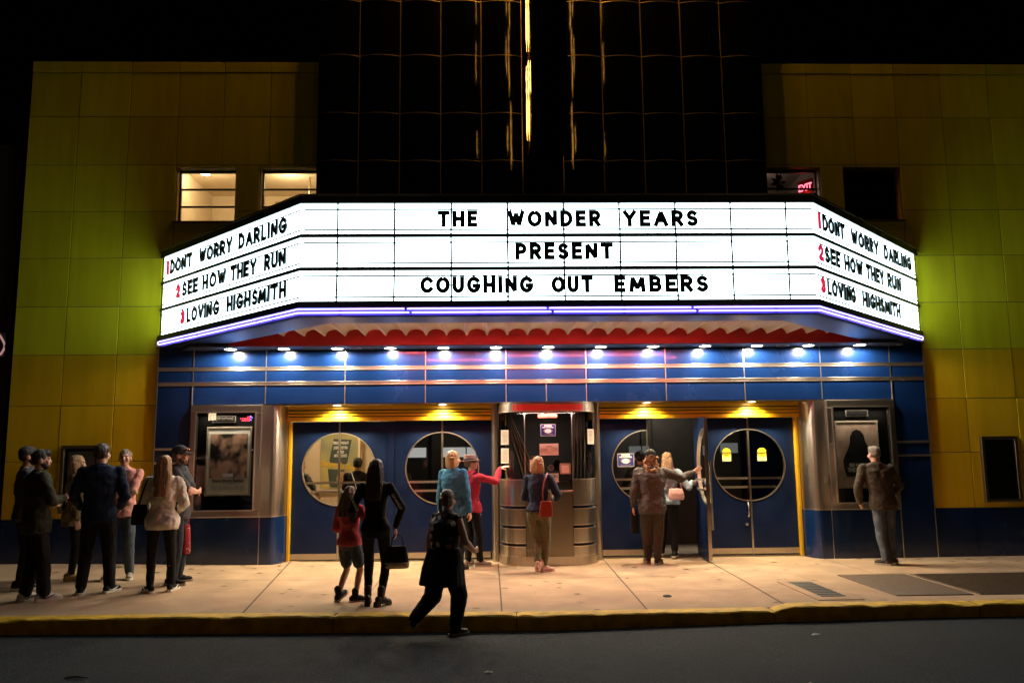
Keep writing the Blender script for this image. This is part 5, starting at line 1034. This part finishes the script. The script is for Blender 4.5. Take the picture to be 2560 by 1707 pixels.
person("person with cropped grey hair laughing in a salmon sweater, arms crossed, facing the street", (-5.90, -1.33), 172, 1.745, arms=CROSS, feet=((-.075, .0), (.07, .02)), fyaw=(14, -8), top=dict(name="sweater", mat=PINK, m=.014, hem=.475, sr=.012), bottom=jeans(DENIM2, w=(.056, .044, .038)), shoes=dict(mat=SNK_G), hair=dict(kind='crop', mat=GREY), head=(-4, -4), tone='tan')
p6 = person("person with long blond hair in a loose white blouse, back to the street", (-4.96, -2.36), -8, 1.67, fem=True, girth=1.05, arms=dict(l=dict(w=(-.10, .14, .60), p=(-.45, -.7, -.5)), r=dict(w=(.10, .15, .60), p=(.45, -.7, -.5))), feet=((-.065, .0), (.075, .05)), fyaw=(36, -12), top=dict(name="blouse", mat=WHITEB, m=.022, hem=.455, flare=.012, sr=.018, amp=.009), bottom=jeans(BLK, w=(.052, .038, .030)), shoes=dict(mat=SNK_B, stripe=white_sign), hair=dict(kind='long', mat=BLOND, len=.70, w=.064))
bag("shoulder_bag", "black shoulder bag hanging at the left side of the white blouse", p6['w'](p6['S']*Vector((-.155, -.015, .565))), .20, .10, .25, BLK, strap=[p6['w'](p6['S']*Vector(v)) for v in ((-.16, .02, .63), (-.13, .07, .76), (-.095, .02, .856), (-.11, -.06, .80), (-.16, -.045, .63))])
person("person in a grey cap and charcoal tee, arms crossed, beside the left poster case", (-5.02, -1.70), 84, 1.79, girth=1.1, arms=CROSS, feet=((-.075, .0), (.085, .0)), fyaw=(20, -16), top=dict(name="tee_shirt", mat=CHAR, sleeve=.40, m=.016, hem=.46), bottom=jeans(DENIM, w=(.060, .048, .043)), shoes=dict(mat=SNK_B, smat=SNK_G), hair=dict(kind='crop', mat=GINGER), hat=dict(kind='cap', mat=CAPG, glasses=1), beard=GINGER, head=(4, 0), tone='warm')
t = bag("tote_bag", "red patterned tote bag hanging behind the white blouse and the grey cap", (-4.94, -1.60, .58), .12, .2, .38, spots("red print cloth", (.35, .02, .03), (.5, .4, .3), 20, .25), handle=.12, rz=.6)
# --- girl, mother, walker
person("child with long wavy hair in a coral hoodie and denim shorts", (-2.53, -3.06), 24, 1.335, fem=True, girth=.92, hips=.012, arms=dict(l=dict(w=(-.09, .12, .58), p=(-.4, -.7, -.5)), r=dict(w=(.10, .12, .57), p=(1, -.5, 0))), feet=((-.06, -.06, .03), (.05, .035)), fyaw=(4, -38), pitchf=(-18, 0), top=dict(name="hoodie", mat=CORAL, m=.024, hem=.485, sr=.016, amp=.008), bottom=dict(name="shorts", kind='shorts', mat=DENIM2, w=(.060, .048, .04)), shoes=dict(mat=SNK_B, up=.085, size=1.15, smat=SNK_G), hair=dict(kind='wavy', mat=GINGER, len=.74, w=.078), head=(8, 0))
p9 = person("person with long auburn hair in a black catsuit and heeled boots, beside the child", (-2.20, -3.27), 6, 1.63, fem=True, lean=(-.0, .0), arms=dict(l=dict(w=(-.178, .08, .55), p=(-.2, -1, 0), d=(-.15, .1, -1)), r=dict(w=(.135, .03, .525), p=(1, -.4, 0), d=(.1, .05, -1))), feet=((-.05, .0, .014), (.05, -.03, .014)), fyaw=(12, -28), pitchf=(7, 7), top=dict(name="long_sleeved_top", mat=BLK, m=.007, hem=.50, sr=.007, amp=.003), bottom=jeans(BLK, w=(.052, .038, .028), amp=.003), shoes=dict(mat=BOOT, up=.10, heel=1, smat=blackm), hair=dict(kind='long', mat=REDB, len=.72, w=.062))
for i, (a, b) in enumerate(((p9['shp'][1], p9['elb'][1]), (p9['shp'][0], p9['elb'][0]))):
    a = a.lerp(b, .35); d = (b-a).normalized(); c = p9['w'](a.lerp(b, .5)+Vector((0, -.060, 0)))
    t = text("LOS ANGELES", .04, white_sign, None, c, rot=(PI/2, math.atan2(-d.x, -d.z)*1.0+PI/2 if i == 0 else PI/2-.45, 0), width=.20, bold=.002, name="sleeve_lettering"); t.parent = p9['o']; t.matrix_parent_inverse = p9['RM'].inverted()
c9 = p9['w'](p9['wri'][1]+Vector((.012, .0, -.09)))
bag("handbag", "black and cream handbag carried by the person in the black catsuit", (c9.x+.01, c9.y, c9.z-.24), .25, .13, .24, BLK, handle=.13, rz=.1, extra=cloth("cream canvas", (.45, .38, .27)), flare=1.12)
person("person in a floral vest and dark tunic stepping off the kerb, hair in a ponytail", (-1.38, -4.06), 34, 1.50, fem=True, girth=1.32, lean=(.012, .02), hips=.015, tone='warm', arms=dict(l=dict(w=(-.165, .05, .50), p=(-.2, -1, 0)), r=dict(w=(.15, .15, .57), p=(.45, -1, -.2), d=(-.1, 1, .1))), feet=((-.10, -.20, .085), (.075, .03, .0)), fyaw=(0, -22), pitchf=(-38, 0), top=dict(name="floral_vest", mat=FLORAL, sleeve=.18, m=.018, hem=.56, sr=.008), bottom=jeans(BLK, w=(.066, .054, .047)), shoes=dict(mat=BOOT, smat=SNK_G), hair=dict(kind='pony', mat=GINGER), head=(4, 4), z0=rz_(-1.4)+.004)
wk = bpy.data.objects["person"] if False else [o for o in COL.objects if o.get("label", "").startswith("person in a floral vest")][0]
mb = MB(); S_ = 1.5; loft(mb, [(.012*S_*.2, 0, .585*S_, .118*S_, .086*S_), (0, 0, .50*S_, .142*S_, .108*S_), (0, -.012*S_, .42*S_, .158*S_, .122*S_), (0, -.02*S_, .335*S_, .172*S_, .130*S_)]); blob("tunic", mb, BLK, wk, .0085, 3, .010, (13, 13, 3))
# --- at the booth
person("person with a blond bob in a blue jacket, left of the crimson jacket", (-1.43, -.62), 28, 1.715, fem=True, girth=1.1, top=dict(name="jacket", mat=TEALJ, m=.019, hem=.45, sr=.013), bottom=jeans(BLK), shoes=dict(mat=BOOT, smat=blackm), hair=dict(kind='bob', mat=BLOND), head=(26, 0))
p12 = person("person in a fedora and crimson jacket pointing at the booth notices", (-1.17, -.32), 52, 1.64, fem=True, arms=dict(r=dict(w=(.150, .215, .875), p=(.5, -.4, -1), d=(.54, .85, .3), n=(-.3, .2, -1)), l=dict(w=(-.10, .13, .50), p=(-.8, -.6, 0))), feet=((-.06, .0), (.055, .05)), fyaw=(0, -24), top=dict(name="jacket", mat=CRIM, m=.012, hem=.485), bottom=jeans(BLK), shoes=dict(mat=SNK_G, smat=paper_w, size=1.05), hair=dict(kind='short', mat=GINGER), hat=dict(kind='fedora', mat=FED), head=(28, -6), curl=(.5, .15))
bag("shoulder_bag", "black shoulder bag at the hip of the crimson jacket", p12['w'](p12['S']*Vector((-.115, .05, .52))), .16, .11, .22, BLK, strap=[p12['w'](p12['S']*Vector(v)) for v in ((-.11, .07, .58), (-.06, .085, .70), (.03, .06, .83), (.075, .0, .855), (.03, -.075, .78), (-.08, -.06, .62), (-.11, .02, .58))])
p13 = person("person with a blond bob in a navy jacket and olive trousers at the booth counter", (-.20, -.92), 14, 1.625, fem=True, lean=(-.004, .03), arms=dict(r=dict(w=(.125, .17, .62), p=(.5, -.6, -.5), d=(-.3, 1, .2)), l=dict(w=(-.08, .19, .62), p=(-.4, -.6, -.5))), feet=((.005, -.10, .035), (.045, .0)), fyaw=(-10, -40), pitchf=(-24, 0), top=dict(name="jacket", mat=NAVY, m=.018, hem=.52, sr=.013), bottom=jeans(KHAKI, w=(.062, .048, .031), to=.86, amp=.007), shoes=dict(mat=PNKS, smat=PNKS), hair=dict(kind='bob', mat=BLOND), head=(6, 0))
bag("crossbody_bag", "red brown crossbody bag on the back of the navy jacket at the booth", p13['w'](p13['S']*Vector((.085, -.105, .545))), .19, .06, .22, cloth("oxblood leather", (.22, .035, .02), rough=.4), strap=[p13['w'](p13['S']*Vector(v)) for v in ((.06, -.10, .60), (.05, -.080, .68), (.065, -.062, .78), (.085, -.02, .852), (.06, .06, .80))])
# --- at the open door
person("person with curly hair under a black cap, in a speckled brown shirt, holding the door", (1.55, -.33), 4, 1.70, girth=1.22, lean=(-.002, .0), arms=dict(r=dict(w=(.39, .08, .79), p=(.2, -.5, -1), d=(.8, .15, .55), n=(-.2, 1, 0)), l=dict(w=(-.165, .03, .50), p=(-.4, -.7, -.5))), feet=((-.045, .07), (.03, -.01)), fyaw=(6, -26), top=dict(name="shirt", mat=SPECK, m=.020, hem=.435, sr=.012, amp=.009), bottom=jeans(BRN, w=(.062, .050, .038), amp=.007), shoes=dict(mat=BOOT, smat=SNK_G), hair=dict(kind='curly', mat=CURL), hat=dict(kind='cap', mat=CAPB, tab=1), curl=(.5, .1))
p15 = person("person with long light brown hair in a pale denim jacket entering the door", (1.93, .28), 12, 1.63, fem=True, arms=dict(r=dict(w=(.235, .10, .705), p=(.6, -.4, -1), d=(1, .25, .1), n=(0, 1, 0)), l=dict(w=(-.12, .06, .50), p=(-1, -.5, 0))), feet=((-.075, .09, .02), (.04, -.02)), fyaw=(0, -10), pitchf=(-15, 0), top=dict(name="jacket", mat=LDEN, m=.018, hem=.50, sr=.013, amp=.008), bottom=jeans(BLK, to=.86, w=(.054, .044, .036)), shoes=dict(mat=SNK_B), hair=dict(kind='long', mat=GINGER, len=.76, w=.056), curl=(.5, .1), z0=.022)
bag("pink_bag", "pink bag slung behind the denim jacket at the open door", p15['w'](p15['S']*Vector((.075, -.115, .60))), .25, .10, .17, cloth("pink leather", (.58, .30, .27), rough=.4), strap=[p15['w'](p15['S']*Vector(v)) for v in ((.13, -.09, .65), (.10, -.06, .78), (.06, .0, .852), (-.02, -.085, .66))], rz=-.2)
person("person with beard in a dark coat inside, behind the round window with the mask sign", (1.62, 1.05), 50, 1.68, arms=dict(l=dict(w=(-.14, -.02, .50), p=(-.4, -.7, -.5))), top=dict(name="coat", mat=BLK, m=.014, hem=.36, flare=.012), bottom=jeans(BLK), shoes=dict(mat=SNK_B, smat=blackm), hair=dict(kind='short', mat=BLACK), beard=BLACK, head=(-80, 0), z0=.0)  # figure behind the glass takes the place of a man's reflection
# a black bag in his left hand
bag("black_bag", "black cloth bag held low in front of the door by the speckled brown shirt", (1.30, -.20, .62), .13, .09, .36, BLK, handle=.08)
# --- right man
person("person with wavy grey hair in a brown tweed jacket and jeans reading the right poster", (4.87, -.78), 4, 1.72, girth=1.08, lean=(-.038, .02), arms=dict(l=dict(w=(-.165, .09, .51), p=(-1, -.8, 0), d=(.3, .8, -.5)), r=dict(w=(.10, .13, .56), p=(1, -.8, 0))), feet=((-.02, -.03), (.055, .03)), fyaw=(42, 30), top=dict(name="jacket", mat=TWEED, m=.020, hem=.455, sr=.014), bottom=jeans(DENIM2, w=(.056, .046, .040), amp=.006), shoes=dict(mat=BOOT, smat=SNK_G), hair=dict(kind='quiff', mat=GREY), head=(-14, 4), tone='fair')
# --- inside the lobby
p18 = person("person with short dark hair in a black top inside the lit lobby", (-3.14, 1.35), 4, 1.62, top=dict(name="top", mat=BLK, sleeve=.4, m=.012, hem=.48), bottom=jeans(BLK), shoes=dict(mat=SNK_B), hair=dict(kind='short', mat=BLACK), arms=dict(r=dict(w=(.17, .08, .90), p=(1, -.2, -.6), d=(-.5, .1, .8))), z0=0, tone='fair')
mb = MB(); mb.tube([p18['o'].matrix_world.inverted() @ Vector((0, 0, 0)) if False else Vector((-.055, -.055, .86))*1.62*.98, Vector((-.0, -.112, .73))*1.62, Vector((.03, -.112, .62))*1.62], .008, 6); mb.build("lanyard", white_sign, p18['o'])
person("person with long brown hair in a grey top at the lobby's left edge", (-4.05, 1.05), 40, 1.62, fem=True, top=dict(name="top", mat=cloth("grey jersey", (.10, .11, .12)), sleeve=.4, m=.012, hem=.48), bottom=jeans(BLK), shoes=dict(mat=SNK_B), hair=dict(kind='long', mat=GINGER, len=.72), arms=dict(r=dict(w=(.10, .17, .60), p=(1, -.3, -.4))), z0=0)
flush()
